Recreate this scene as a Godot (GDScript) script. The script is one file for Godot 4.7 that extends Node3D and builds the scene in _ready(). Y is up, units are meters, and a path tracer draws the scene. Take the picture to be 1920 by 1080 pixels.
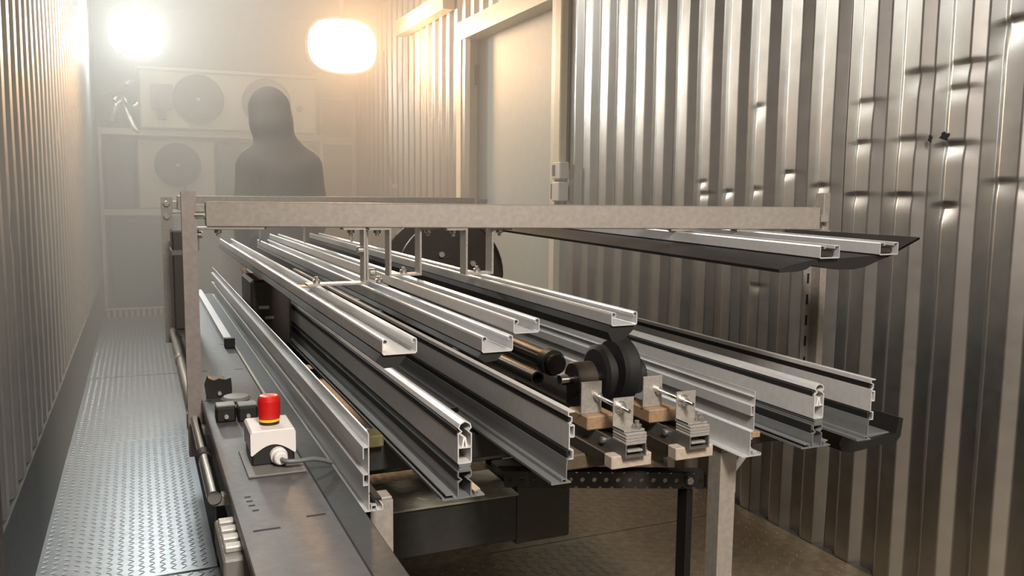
extends Node3D

# ---------------------------------------------------------------- mesh builder
class MB:
	var v := PackedVector3Array()
	var n := PackedVector3Array()

	func tri3(a: Vector3, b: Vector3, c: Vector3, na: Vector3, nb: Vector3, nc: Vector3) -> void:
		v.append(a); v.append(c); v.append(b)
		n.append(na); n.append(nc); n.append(nb)

	func tri(a: Vector3, b: Vector3, c: Vector3, out: Vector3) -> void:
		var m := (b - a).cross(c - a)
		if m.length_squared() < 1e-18:
			return
		if m.dot(out) < 0.0:
			m = -m.normalized()
			tri3(a, c, b, m, m, m)
		else:
			m = m.normalized()
			tri3(a, b, c, m, m, m)

	func quad(a: Vector3, b: Vector3, c: Vector3, d: Vector3, out: Vector3) -> void:
		tri(a, b, c, out)
		tri(a, c, d, out)

	func quad_smooth(a: Vector3, b: Vector3, c: Vector3, d: Vector3, na: Vector3, nb: Vector3, nc: Vector3, nd: Vector3) -> void:
		if (b - a).cross(c - a).dot(na + nb + nc) < 0.0:
			tri3(a, c, b, na, nc, nb)
			tri3(a, d, c, na, nd, nc)
		else:
			tri3(a, b, c, na, nb, nc)
			tri3(a, c, d, na, nc, nd)

	# chamfered box
	func box(c: Vector3, s: Vector3, bev := 0.0015, turn := Basis()) -> void:
		var h := s * 0.5
		bev = minf(bev, minf(h.x, minf(h.y, h.z)) * 0.6)
		for ax in 3:
			var b1 := (ax + 1) % 3
			var b2 := (ax + 2) % 3
			for sg in [-1.0, 1.0]:
				var q := []
				for st in [[-1, -1], [1, -1], [1, 1], [-1, 1]]:
					var p := Vector3()
					p[ax] = sg * h[ax]
					p[b1] = st[0] * (h[b1] - bev)
					p[b2] = st[1] * (h[b2] - bev)
					q.append(c + turn * p)
				var o := Vector3()
				o[ax] = sg
				quad(q[0], q[1], q[2], q[3], turn * o)
			if bev > 0.0:
				for s1 in [-1.0, 1.0]:
					for s2 in [-1.0, 1.0]:
						var e := []
						for k in [[-1, 0], [1, 0], [1, 1], [-1, 1]]:
							var p := Vector3()
							p[ax] = k[0] * (h[ax] - bev)
							p[b1] = s1 * (h[b1] - (bev if k[1] == 1 else 0.0))
							p[b2] = s2 * (h[b2] - (0.0 if k[1] == 1 else bev))
							e.append(c + turn * p)
						var o := Vector3()
						o[b1] = s1
						o[b2] = s2
						quad(e[0], e[1], e[2], e[3], turn * o)
		if bev > 0.0:
			for sx in [-1.0, 1.0]:
				for sy in [-1.0, 1.0]:
					for sz in [-1.0, 1.0]:
						var a := Vector3(sx * h.x, sy * (h.y - bev), sz * (h.z - bev))
						var b := Vector3(sx * (h.x - bev), sy * h.y, sz * (h.z - bev))
						var d := Vector3(sx * (h.x - bev), sy * (h.y - bev), sz * h.z)
						tri(c + turn * a, c + turn * b, c + turn * d, turn * Vector3(sx, sy, sz))

	func span(lo: Vector3, hi: Vector3, bev := 0.0015) -> void:
		box((lo + hi) * 0.5, (hi - lo).abs(), bev)

	# surface of revolution: pts are (radius, height along axis)
	func lathe(o: Vector3, axis: Vector3, pts: Array, seg := 24) -> void:
		var w := axis.normalized()
		var u := w.cross(Vector3.UP if absf(w.y) < 0.9 else Vector3.RIGHT).normalized()
		var t := w.cross(u)
		for i in pts.size() - 1:
			var p: Vector2 = pts[i]
			var q: Vector2 = pts[i + 1]
			var d := q - p
			if d.length() < 1e-7:
				continue
			var nr := Vector2(d.y, -d.x).normalized()
			for k in seg:
				var a0 := TAU * k / seg
				var a1 := TAU * (k + 1) / seg
				var r0 := u * cos(a0) + t * sin(a0)
				var r1 := u * cos(a1) + t * sin(a1)
				var n0 := (r0 * nr.x + w * nr.y).normalized()
				var n1 := (r1 * nr.x + w * nr.y).normalized()
				var a := o + r0 * p.x + w * p.y
				var b := o + r1 * p.x + w * p.y
				var c := o + r1 * q.x + w * q.y
				var e := o + r0 * q.x + w * q.y
				if p.x > 1e-6:
					tri_n(a, b, c if q.x > 1e-6 else e, n0, n1, n1 if q.x > 1e-6 else n0)
				if q.x > 1e-6:
					tri_n(a, c, e, n0, n1, n0)

	func tri_n(a: Vector3, b: Vector3, c: Vector3, na: Vector3, nb: Vector3, nc: Vector3) -> void:
		if (b - a).cross(c - a).dot(na + nb + nc) < 0.0:
			tri3(a, c, b, na, nc, nb)
		else:
			tri3(a, b, c, na, nb, nc)

	func cyl(a: Vector3, b: Vector3, r: float, seg := 16, bev := 0.001) -> void:
		var l := (b - a).length()
		bev = minf(bev, minf(r, l) * 0.4)
		lathe(a, b - a, [Vector2(0, 0), Vector2(r - bev, 0), Vector2(r, bev), Vector2(r, l - bev), Vector2(r - bev, l), Vector2(0, l)], seg)

	func pipe(a: Vector3, b: Vector3, ro: float, ri: float, seg := 20) -> void:
		var l := (b - a).length()
		lathe(a, b - a, [Vector2(ri, 0), Vector2(ro, 0), Vector2(ro, l), Vector2(ri, l)], seg)
		var w := (b - a).normalized()
		var u := w.cross(Vector3.UP if absf(w.y) < 0.9 else Vector3.RIGHT).normalized()
		var t := w.cross(u)
		for k in seg:
			var r0 := u * cos(TAU * k / seg) + t * sin(TAU * k / seg)
			var r1 := u * cos(TAU * (k + 1) / seg) + t * sin(TAU * (k + 1) / seg)
			quad_smooth(a + r0 * ri, a + r1 * ri, b + r1 * ri, b + r0 * ri, -r0, -r1, -r1, -r0)

	# polygon extruded along w
	func prism(poly: PackedVector2Array, o: Vector3, u: Vector3, t: Vector3, w: Vector3) -> void:
		var area := 0.0
		var m := poly.size()
		for i in m:
			area += poly[i].cross(poly[(i + 1) % m])
		var sg := 1.0 if area > 0.0 else -1.0
		for i in m:
			var p := poly[i]
			var q := poly[(i + 1) % m]
			var e := (q - p) * sg
			var a := o + u * p.x + t * p.y
			var b := o + u * q.x + t * q.y
			quad(a, b, b + w, a + w, u * e.y - t * e.x)
		var idx := Geometry2D.triangulate_polygon(poly)
		for i in range(0, idx.size(), 3):
			var a := o + u * poly[idx[i]].x + t * poly[idx[i]].y
			var b := o + u * poly[idx[i + 1]].x + t * poly[idx[i + 1]].y
			var c := o + u * poly[idx[i + 2]].x + t * poly[idx[i + 2]].y
			tri(a, b, c, -w)
			tri(a + w, b + w, c + w, w)

	# thin wall that follows a polyline (millimetres), extruded along w
	func wall(pts: Array, th: float, o: Vector3, w: Vector3, u := Vector3.RIGHT, t := Vector3.UP) -> void:
		var l := PackedVector2Array()
		var r := PackedVector2Array()
		for i in pts.size():
			var p: Vector2 = pts[i]
			var d0: Vector2 = (p - pts[i - 1]).normalized() if i > 0 else (pts[i + 1] - p).normalized()
			var d1: Vector2 = (pts[i + 1] - p).normalized() if i < pts.size() - 1 else d0
			var m := (d0.orthogonal() + d1.orthogonal()).normalized()
			m *= th * 0.5 / maxf(0.45, m.dot(d0.orthogonal()))
			l.append((p + m) * 0.001)
			r.append((p - m) * 0.001)
		r.reverse()
		l.append_array(r)
		prism(l, o, u, t, w)

	# round tube along points
	func tube(pts: Array, r: float, seg := 10) -> void:
		var rings := []
		var side := Vector3()
		for i in pts.size():
			var d: Vector3 = (pts[mini(i + 1, pts.size() - 1)] - pts[maxi(i - 1, 0)]).normalized()
			if i == 0:
				side = d.cross(Vector3.UP if absf(d.y) < 0.9 else Vector3.RIGHT).normalized()
			else:
				side = (side - d * side.dot(d)).normalized()
			var up := d.cross(side)
			var ring := []
			for k in seg:
				ring.append(side * cos(TAU * k / seg) + up * sin(TAU * k / seg))
			rings.append(ring)
		for i in pts.size() - 1:
			for k in seg:
				var k1 := (k + 1) % seg
				quad_smooth(pts[i] + rings[i][k] * r, pts[i] + rings[i][k1] * r, pts[i + 1] + rings[i + 1][k1] * r, pts[i + 1] + rings[i + 1][k] * r, rings[i][k], rings[i][k1], rings[i + 1][k1], rings[i + 1][k])
		for e in [0, pts.size() - 1]:
			var out: Vector3 = pts[0] - pts[1] if e == 0 else pts[e] - pts[e - 1]
			for k in range(1, seg - 1):
				tri(pts[e] + rings[e][0] * r, pts[e] + rings[e][k] * r, pts[e] + rings[e][k + 1] * r, out)

	# hexagonal nut or bolt head
	func hex(a: Vector3, b: Vector3, r: float) -> void:
		var l := (b - a).length()
		lathe(a, b - a, [Vector2(0, 0), Vector2(r, 0), Vector2(r, l * 0.85), Vector2(r * 0.85, l), Vector2(0, l)], 6)

	func mesh() -> ArrayMesh:
		var am := ArrayMesh.new()
		var arr := []
		arr.resize(Mesh.ARRAY_MAX)
		arr[Mesh.ARRAY_VERTEX] = v
		arr[Mesh.ARRAY_NORMAL] = n
		am.add_surface_from_arrays(Mesh.PRIMITIVE_TRIANGLES, arr)
		return am

# ---------------------------------------------------------------- scene helpers
var M := {}
var counts := {}
var rng := RandomNumberGenerator.new()

func V(x: float, y: float) -> Vector2:
	return Vector2(x, y)

func numbered(called: String) -> String:
	var k: int = counts.get(called, 0)
	counts[called] = k + 1
	return called if k == 0 else "%s_%03d" % [called, k]

func part(called: String, b: MB, mat: Material, parent: Node) -> MeshInstance3D:
	return put(called, b.mesh(), mat, parent)

func put(called: String, mesh: Mesh, mat: Material, parent: Node) -> MeshInstance3D:
	var o := MeshInstance3D.new()
	o.name = called
	o.mesh = mesh
	o.material_override = mat
	parent.add_child(o, true)
	return o

func thing(called: String, label: String, category: String, at := Vector3.ZERO, group := "") -> Node3D:
	var o := Node3D.new()
	o.name = numbered(called)
	add_child(o, true)
	o.position = at
	o.set_meta("label", label)
	o.set_meta("category", category)
	if group:
		o.set_meta("group", group)
	return o

func structure(called: String, label: String, category: String) -> Node3D:
	var o := thing(called, label, category)
	o.set_meta("kind", "structure")
	return o

func noise_tex(seed_: int, freq: float, lo: Color, hi: Color, size := 512, stretch := 1.0, octaves := 4) -> NoiseTexture2D:
	var f := FastNoiseLite.new()
	f.seed = seed_
	f.frequency = freq
	f.fractal_octaves = octaves
	f.domain_warp_enabled = stretch > 1.0
	var t := NoiseTexture2D.new()
	t.width = size
	t.height = size
	t.seamless = true
	t.noise = f
	var g := Gradient.new()
	g.set_color(0, lo)
	g.set_color(1, hi)
	t.color_ramp = g
	return t

func mat(called: String, c: Color, rough: float, metal: float, grain := 0.0, scale := 3.0, seed_ := 1) -> StandardMaterial3D:
	var m := StandardMaterial3D.new()
	m.resource_name = called
	m.albedo_color = c
	m.roughness = rough
	m.metallic = metal
	if grain > 0.0:
		m.albedo_texture = noise_tex(seed_, 0.02, Color(1 - grain, 1 - grain, 1 - grain), Color(1, 1, 1))
		m.roughness = 1.0
		var a := clampf(rough - grain * 0.35, 0.05, 1.0)
		var b := clampf(rough + grain * 0.35, 0.05, 1.0)
		m.roughness_texture = noise_tex(seed_ + 7, 0.035, Color(a, a, a), Color(b, b, b))
		m.uv1_triplanar = true
		m.uv1_world_triplanar = true
		m.uv1_scale = Vector3(scale, scale, scale)
	M[called] = m
	return m

func make_materials() -> void:
	mat("galvanised", Color(0.75, 0.745, 0.735), 0.36, 1.0, 0.07, 0.9, 11)
	mat("dull_galvanised", Color(0.70, 0.69, 0.675), 0.46, 0.7, 0.07, 0.9, 13)
	mat("panel_core", Color(0.5, 0.5, 0.48), 0.8, 0.0)
	mat("aluminium", Color(0.80, 0.795, 0.79), 0.38, 0.35, 0.06, 4.0, 21)
	mat("bright_aluminium", Color(0.78, 0.78, 0.78), 0.38, 0.5, 0.05, 4.0, 23)
	mat("shaded_aluminium", Color(0.52, 0.525, 0.53), 0.40, 0.5, 0.06, 4.0, 25)  # darker copy of the aluminium, shade put into its colour
	mat("tread_plate", Color(0.58, 0.59, 0.60), 0.36, 0.5, 0.10, 2.0, 31)
	mat("strut_steel", Color(0.62, 0.59, 0.555), 0.5, 0.4, 0.12, 5.0, 41)
	mat("post_steel", Color(0.53, 0.495, 0.475), 0.5, 0.4, 0.12, 5.0, 42)
	mat("bracket_steel", Color(0.66, 0.64, 0.61), 0.42, 0.5, 0.12, 9.0, 43)
	mat("zinc", Color(0.78, 0.77, 0.75), 0.25, 0.9)
	mat("chrome", Color(0.82, 0.83, 0.83), 0.12, 1.0)
	mat("dark_shaft", Color(0.27, 0.245, 0.225), 0.22, 0.85, 0.15, 6.0, 47)
	mat("deck_paint", Color(0.30, 0.29, 0.29), 0.42, 0.15, 0.14, 3.0, 51)
	mat("frame_paint", Color(0.17, 0.165, 0.155), 0.55, 0.1, 0.14, 3.0, 53)
	mat("black_rubber", Color(0.05, 0.046, 0.042), 0.62, 0.0, 0.2, 5.0, 55)
	mat("black_iron", Color(0.105, 0.095, 0.085), 0.5, 0.2, 0.2, 6.0, 57)
	mat("arm_paint", Color(0.36, 0.36, 0.35), 0.45, 0.3, 0.1, 6.0, 58)
	mat("brown_machine", Color(0.20, 0.165, 0.135), 0.5, 0.15, 0.16, 4.0, 59)
	mat("cream_paint", Color(0.83, 0.81, 0.745), 0.42, 0.0, 0.05, 1.5, 61)
	mat("door_paint", Color(0.62, 0.655, 0.655), 0.62, 0.0, 0.05, 1.2, 63)
	mat("white_plastic", Color(0.76, 0.74, 0.725), 0.42, 0.0)
	mat("grey_plastic", Color(0.34, 0.35, 0.35), 0.5, 0.0)
	mat("dark_plastic", Color(0.09, 0.085, 0.085), 0.45, 0.0)
	mat("red_plastic", Color(0.66, 0.07, 0.05), 0.38, 0.0)
	mat("yellow_plastic", Color(0.93, 0.70, 0.16), 0.4, 0.0)
	mat("tan_block", Color(0.56, 0.46, 0.35), 0.55, 0.0, 0.16, 9.0, 71)
	mat("pale_block", Color(0.63, 0.58, 0.525), 0.6, 0.0, 0.12, 9.0, 73)
	mat("jig_board", Color(0.31, 0.265, 0.20), 0.6, 0.0, 0.15, 6.0, 77)
	mat("olive_paint", Color(0.45, 0.42, 0.27), 0.6, 0.0, 0.2, 6.0, 75)
	mat("wall_paint", Color(0.80, 0.765, 0.73), 0.6, 0.0, 0.05, 1.0, 81)
	mat("ceiling_paint", Color(0.84, 0.82, 0.80), 0.55, 0.0, 0.05, 1.0, 83)
	mat("unit_paint", Color(0.78, 0.74, 0.64), 0.5, 0.0, 0.05, 2.0, 85)
	mat("locker_paint", Color(0.40, 0.385, 0.37), 0.5, 0.1, 0.08, 2.0, 87)
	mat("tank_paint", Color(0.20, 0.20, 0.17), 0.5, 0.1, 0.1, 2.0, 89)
	mat("added_panel_brown", Color(0.32, 0.245, 0.185), 0.5, 0.0, 0.15, 1.5, 93)  # for the unseen panel added beside the left wall
	mat("cabinet_brown", Color(0.50, 0.40, 0.30), 0.55, 0.0, 0.1, 2.0, 91)
	mat("foil", Color(0.86, 0.86, 0.84), 0.16, 1.0)
	mat("grille_slat", Color(0.88, 0.76, 0.62), 0.4, 0.3)
	mat("jacket", Color(0.38, 0.345, 0.32), 0.85, 0.0, 0.2, 8.0, 95)
	mat("trousers", Color(0.10, 0.10, 0.115), 0.9, 0.0, 0.2, 8.0, 97)
	mat("skin", Color(0.72, 0.52, 0.42), 0.55, 0.0)
	mat("stain", Color(0.06, 0.05, 0.045), 0.7, 0.2)
	mat("floor_plate", Color(0.50, 0.45, 0.36), 0.45, 0.3, 0.25, 2.0, 33)
	mat("ledge_plate", Color(0.60, 0.585, 0.52), 0.45, 0.2, 0.2, 2.0, 35)
	mat("concrete", Color(0.26, 0.235, 0.205), 0.75, 0.0, 0.25, 2.0, 99)

func glow(called: String, c: Color, e: float) -> StandardMaterial3D:
	var m := StandardMaterial3D.new()
	m.resource_name = called
	m.albedo_color = Color(0.9, 0.9, 0.9)
	m.emission_enabled = true
	m.emission = c
	m.emission_energy_multiplier = e
	return m

# ---------------------------------------------------------------- build
func _ready() -> void:
	rng.seed = 20
	# camera
	var cam := Camera3D.new()
	cam.name = "camera"
	cam.fov = 37.583
	cam.near = 0.05
	cam.far = 60.0
	add_child(cam)
	cam.transform = Transform3D(Basis(Vector3(0.915501, 0.010432, 0.402181), Vector3(0.035994, 0.993531, -0.107706), Vector3(-0.400702, 0.113082, 0.909203)), Vector3(0, 1.25, 0))
	# environment: the room is closed, no sky gets in
	var env := Environment.new()
	env.background_mode = Environment.BG_COLOR
	env.background_color = Color(0.02, 0.02, 0.02)
	env.tonemap_mode = Environment.TONE_MAPPER_LINEAR
	env.tonemap_exposure = 1.0
	env.sdfgi_enabled = true
	env.ssao_enabled = true
	env.ssil_enabled = true
	env.volumetric_fog_enabled = true
	env.volumetric_fog_density = 0.0
	var we := WorldEnvironment.new()
	we.name = "environment"
	we.environment = env
	add_child(we)
	make_materials()
	# lamps: cold one and warm one at the far end, a dim ceiling panel behind the photographer
	flood_lamp("white_flood_lamp", "cold white flood lamp glaring high on the back wall near the left corner", Vector3(0.04, 2.56, -8.3), Color(0.96, 1.0, 1.0), 1.5, 17.0)
	flood_lamp("warm_flood_lamp", "warm yellow flood lamp glaring through the mist right of the cooling unit", Vector3(1.62, 2.45, -7.25), Color(1.0, 0.80, 0.59), 2.0, 23.0)
	ceiling_panel(Vector3(0.30, 2.985, 1.0), Vector2(0.6, 1.2), Color(1.0, 0.965, 0.925), 30.0, "square-edged ceiling light panel behind the photographer")
	ceiling_panel(Vector3(0.05, 2.985, -4.3), Vector2(0.3, 1.2), Color(0.99, 1.0, 0.98), 6.2, "slim ceiling light above the walkway")
	room()
	door()
	back_wall_units()
	walkway()
	bench()
	front_frame()
	rear_frame()
	profiles()
	rails()
	clamps()
	rollers()
	emergency_stop()
	person(Vector3(0.775, 0.0, -5.2))
	mist()

func flood_lamp(called: String, label: String, at: Vector3, c: Color, size: float, energy: float) -> void:
	var t := thing(called, label, "lamp", at)
	var w := 0.30 * size
	var h := 0.23 * size
	var oval := func(k: float) -> PackedVector2Array:
		var p := PackedVector2Array()
		for i in 36:
			var a := TAU * i / 36
			p.append(V(signf(cos(a)) * pow(absf(cos(a)), 0.75) * w * 0.5 * k, signf(sin(a)) * pow(absf(sin(a)), 0.75) * h * 0.5 * k))
		return p
	var b := MB.new()
	b.prism(oval.call(0.97), Vector3(0, 0, -0.10), Vector3.RIGHT, Vector3.UP, Vector3(0, 0, 0.08))
	part("housing", b, M.locker_paint, t)
	b = MB.new()
	b.prism(oval.call(1.03), Vector3(0, 0, -0.025), Vector3.RIGHT, Vector3.UP, Vector3(0, 0, 0.018))
	part("bezel", b, M.locker_paint, t)
	b = MB.new()
	b.span(Vector3(-0.02, h / 2 - 0.01, -0.07), Vector3(0.02, TOP - at.y, -0.03), 0.003)
	part("stem", b, M.locker_paint, t)
	b = MB.new()
	for k in 5:
		b.prism(oval.call(0.96 - 0.06 * k * k * 0.5), Vector3(0, 0, -0.006 + 0.006 * k), Vector3.RIGHT, Vector3.UP, Vector3(0, 0, 0.006))
	part("lamp_glass", b, glow(called + "_glow", c, 14.0), t)
	var l := SpotLight3D.new()
	l.name = "light"
	l.light_color = c
	l.light_energy = energy
	l.light_size = 0.1 * size
	l.spot_range = 20.0
	l.spot_angle = 88.0
	l.spot_attenuation = 2.0
	l.shadow_enabled = true
	t.add_child(l)
	l.position = Vector3(0, 0, 0.04)
	l.rotation_degrees = Vector3(-8, 180, 0)

func ceiling_panel(at: Vector3, size: Vector2, c: Color, energy: float, label: String) -> void:
	var t := thing("ceiling_light", label, "light", at)
	var b := MB.new()
	b.span(Vector3(-size.x / 2, -0.03, -size.y / 2), Vector3(size.x / 2, 0.01, size.y / 2), 0.004)
	part("frame", b, M.cream_paint, t)
	b = MB.new()
	b.span(Vector3(-size.x / 2 + 0.03, -0.036, -size.y / 2 + 0.03), Vector3(size.x / 2 - 0.03, -0.03, size.y / 2 - 0.03), 0.001)
	part("light_diffuser", b, glow("panel_glow", c, 1.2), t)
	var l := AreaLight3D.new()
	l.name = "light"
	l.area_size = Vector2(size.x - 0.06, size.y - 0.06)
	l.light_color = c
	l.light_energy = energy
	l.area_range = 20.0
	l.shadow_enabled = true
	t.add_child(l)
	l.position = Vector3(0, -0.045, 0)
	l.rotation_degrees = Vector3(-90, 0, 0)

# ---------------------------------------------------------------- room
const Z_BACK := -9.2
const Z_FRONT := 2.6
const TOP := 3.0

# one period of the trapezoid sheet: [z offset towards the camera, height of the rib 0..1]
func rib_profile(period: float) -> Array:
	var pts := []
	# valley, far slope, ridge, near slope; bends rounded by a few points
	var key := [V(0.0, 0), V(0.050, 0), V(0.078, 1), V(0.135, 1), V(0.170, 0)]
	for i in 4:
		var a: Vector2 = key[i]
		var b: Vector2 = key[i + 1]
		var d := (b - a)
		var r: float = 0.004 / maxf(d.x, 0.001)
		pts.append(a + d * r + V(0, (0.5 - a.y) * 0.09 if absf(d.y) < 0.1 else 0.0) * 0.0)
		pts.append(a + d * (1.0 - r))
		# rounded corner point
		var nxt: Vector2 = (key[i + 2] - b) if i < 3 else (key[1] - key[0])
		var m := b - d.normalized() * 0.0
		var inner := (-d / maxf(d.x, 0.001) + nxt / maxf(nxt.x, 0.001)) * 0.004 * 0.25
		pts.append(m + V(0, inner.y))
	for i in pts.size():
		pts[i] = V(pts[i].x * period / 0.17, pts[i].y)
	return pts

func corrugated(x: float, dir: float, z0: float, periods: int, y0: float, y1: float, rows: int, dents: Array, depth := 0.026, period := 0.17) -> MB:
	# x is the plane of the valleys, dir points into the room, z0 the far end
	var b := MB.new()
	var line := []
	for k in periods:
		for p in rib_profile(period):
			line.append(V(z0 + k * period + p.x, p.y * depth))
	line.append(V(z0 + periods * period, 0.0))
	var cols := line.size()
	var P := []
	for r in rows + 1:
		var k := float(r) / rows
		# rows are packed closer where the dents are
		var y := lerpf(y0, y1, k)
		if dents.size() and rows > 100:
			y = k / 0.08 * 0.85 if k < 0.08 else (lerpf(0.85, 1.85, (k - 0.08) / 0.84) if k < 0.92 else lerpf(1.85, y1, (k - 0.92) / 0.08))
		var row := PackedVector3Array()
		for c in cols:
			var q: Vector2 = line[c]
			var off := q.y + 0.0012 * sin(y * 3.1 + q.x * 1.7) + 0.0008 * sin(y * 9.0 + q.x * 5.0)
			for d in dents:
				var dz: float = (q.x - d[0]) / d[2]
				var dy: float = (y - d[1]) / d[3]
				var w := dz * dz
				if w < 6.0 and absf(dy) < 3.0:
					# a crease: pushed in below the line, sharp edge above
					off -= d[4] * exp(-w) * (exp(-dy * dy) if dy < 0.0 else exp(-dy * dy * 30.0))
			row.append(Vector3(x + dir * off, y, q.x))
		P.append(row)
	var N := []
	for r in rows + 1:
		var row := PackedVector3Array()
		for c in cols:
			var du: Vector3 = P[r][mini(c + 1, cols - 1)] - P[r][maxi(c - 1, 0)]
			var dv: Vector3 = P[mini(r + 1, rows)][c] - P[maxi(r - 1, 0)][c]
			var nn := du.cross(dv).normalized()
			if nn.x * dir < 0.0:
				nn = -nn
			row.append(nn)
		N.append(row)
	for r in rows:
		for c in cols - 1:
			b.quad_smooth(P[r][c], P[r][c + 1], P[r + 1][c + 1], P[r + 1][c], N[r][c], N[r][c + 1], N[r + 1][c + 1], N[r + 1][c])
	return b

func room() -> void:
	var b := MB.new()
	b.span(Vector3(-0.7, -0.2, Z_BACK - 0.3), Vector3(2.7, 0.0, Z_FRONT + 0.3), 0.0)
	var f := structure("floor", "bare worn floor of the cold room, seen under the bench at the right", "floor")
	part("slab", b, M.concrete, f)
	# aluminium tread sheets lying on it under the bench
	var z := -0.2
	var k := 0
	while z > -4.6:
		b = MB.new()
		b.span(Vector3(0.52, 0.0, z - 1.195), Vector3(2.168, 0.004, z), 0.001)
		var sheet := part("floor_sheet", b, M.floor_plate, f)
		if z < -1.0:
			treads("tread_pattern", 0.56, 2.15, z - 1.17, z - 0.03, 0.004, 0.036, sheet, M.floor_plate)
		z -= 1.2
		k += 1
	b = MB.new()
	b.span(Vector3(-0.7, TOP, Z_BACK - 0.3), Vector3(2.7, TOP + 0.2, Z_FRONT + 0.3), 0.0)
	var c := structure("ceiling", "pale painted panel ceiling of the cold room", "ceiling")
	part("slab", b, M.ceiling_paint, c)
	for i in 3:
		b = MB.new()
		b.span(Vector3(-0.38, TOP - 0.012, Z_BACK + 1.3 + i * 2.6), Vector3(2.22, TOP + 0.001, Z_BACK + 1.36 + i * 2.6), 0.002)
		part("joint_strip", b, M.ceiling_paint, c)
	# left wall
	var l := structure("wall_left", "left wall of narrow vertical galvanised ribs beside the walkway", "wall")
	b = MB.new()
	b.span(Vector3(-0.7, 0, Z_BACK - 0.3), Vector3(-0.364, TOP, Z_FRONT + 0.3), 0.0)
	part("panel_core", b, M.panel_core, l)
	var zz := Z_BACK
	while zz < Z_FRONT - 0.05:
		var dents := []
		for j in 3:
			dents.append([zz + rng.randf() * 1.0, 0.9 + rng.randf() * 1.4, 0.03, 0.03, 0.004])
		if zz < -2.0 and zz > -3.2:
			dents.append_array([[-2.66, 1.16, 0.03, 0.02, 0.006], [-2.83, 1.13, 0.03, 0.02, 0.006], [-2.48, 1.15, 0.03, 0.02, 0.006]])
		part("corrugated_sheet", corrugated(-0.36, 1.0, zz, 6, 0.0, TOP, 40, dents, 0.024), M.dull_galvanised, l)
		zz += 1.02
	# right wall, with the doorway left open
	var r := structure("wall_right", "right wall of dented galvanised sheet with broad vertical ribs", "wall")
	b = MB.new()
	b.span(Vector3(2.204, 0, -4.36), Vector3(2.6, TOP, Z_FRONT + 0.3), 0.0)
	b.span(Vector3(2.204, 0, Z_BACK - 0.3), Vector3(2.6, TOP, -5.93), 0.0)
	b.span(Vector3(2.204, 2.42, -5.94), Vector3(2.6, TOP, -4.35), 0.0)
	part("panel_core", b, M.panel_core, r)
	var phase := -3.072 - 0.0175
	# near sheets start at the door edge and run to the front
	var marks := [[-1.90, 1.62, 0.05, 0.05, 0.007], [-1.93, 1.42, 0.05, 0.04, 0.006], [-1.77, 1.40, 0.05, 0.03, 0.010], [-1.78, 1.22, 0.03, 0.035, 0.014], [-1.74, 1.63, 0.05, 0.03, 0.007], [-2.10, 1.55, 0.05, 0.04, 0.006], [-2.11, 1.42, 0.04, 0.03, 0.007],
		[-1.60, 1.72, 0.05, 0.05, 0.012], [-1.46, 1.27, 0.06, 0.03, 0.012], [-2.29, 1.28, 0.04, 0.03, 0.008], [-2.45, 1.33, 0.03, 0.02, 0.010], [-2.62, 1.27, 0.03, 0.02, 0.007], [-2.80, 1.26, 0.03, 0.02, 0.009], [-2.95, 1.25, 0.03, 0.02, 0.009], [-2.98, 1.30, 0.03, 0.02, 0.007],
		[-2.63, 1.58, 0.04, 0.05, 0.006], [-1.94, 1.25, 0.05, 0.03, 0.008], [-2.12, 1.25, 0.05, 0.03, 0.008], [-1.60, 1.29, 0.05, 0.03, 0.006], [-1.30, 1.6, 0.06, 0.05, 0.010], [-2.6, 0.9, 0.03, 0.02, 0.006], [-3.0, 1.0, 0.03, 0.02, 0.005], [-1.76, 1.56, 0.04, 0.03, 0.006]]
	zz = phase + 0.035 - 0.17 * 7
	while zz < Z_FRONT - 0.05:
		var near := zz < -0.9
		part("corrugated_sheet", corrugated(2.2, -1.0, zz, 6, 0.0, TOP, 170 if near else 4, marks if near else []), M.galvanised, r)
		zz += 1.02
	zz = phase + 0.035 - 0.17 * 16
	part("corrugated_sheet", corrugated(2.2, -1.0, zz, 9, 2.44, TOP, 4, []), M.galvanised, r)
	zz -= 0.17 * 20
	part("corrugated_sheet", corrugated(2.2, -1.0, zz, 10, 0.0, TOP, 24, []), M.galvanised, r)
	zz += 0.17 * 10
	part("corrugated_sheet", corrugated(2.2, -1.0, zz, 10, 0.0, TOP, 24, []), M.galvanised, r)
	# two ragged dark holes in the sheet
	for h in [[-1.795, 1.425, 0.016, 0.012], [-1.845, 1.42, 0.007, 0.011]]:
		b = MB.new()
		var poly := PackedVector2Array()
		for i in 11:
			var a := TAU * i / 11
			var q: float = 1.0 + 0.3 * sin(i * 2.3)
			poly.append(V(cos(a) * h[2] * q, sin(a) * h[3] * q))
		b.prism(poly, Vector3(2.1745, h[1], h[0]), Vector3(0, 0, 1), Vector3.UP, Vector3(-0.002, 0, 0))
		part("hole_patch", b, M.stain, r)
	# back and front walls
	b = MB.new()
	b.span(Vector3(-0.7, 0, Z_BACK - 0.3), Vector3(2.6, TOP, Z_BACK), 0.0)
	var bw := structure("wall_back", "pale panel wall closing the far end behind the cooling units", "wall")
	part("panel", b, M.wall_paint, bw)
	b = MB.new()
	b.span(Vector3(-0.7, 0, Z_FRONT), Vector3(2.6, TOP, Z_FRONT + 0.3), 0.0)
	var fw := structure("wall_front", "plain end wall behind the photographer", "wall")
	part("panel", b, M.frame_paint, fw)
	# unseen brown panel added so the right wall ribs mirror something dark
	var d2 := structure("door_2", "added unseen brown panel by the left wall, mirrored in the ribs of the right wall", "door")
	b = MB.new()
	b.span(Vector3(-0.33, 0.06, -1.93), Vector3(-0.275, 2.92, 0.95), 0.004)
	part("leaf", b, M.added_panel_brown, d2)
	b = MB.new()
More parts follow.
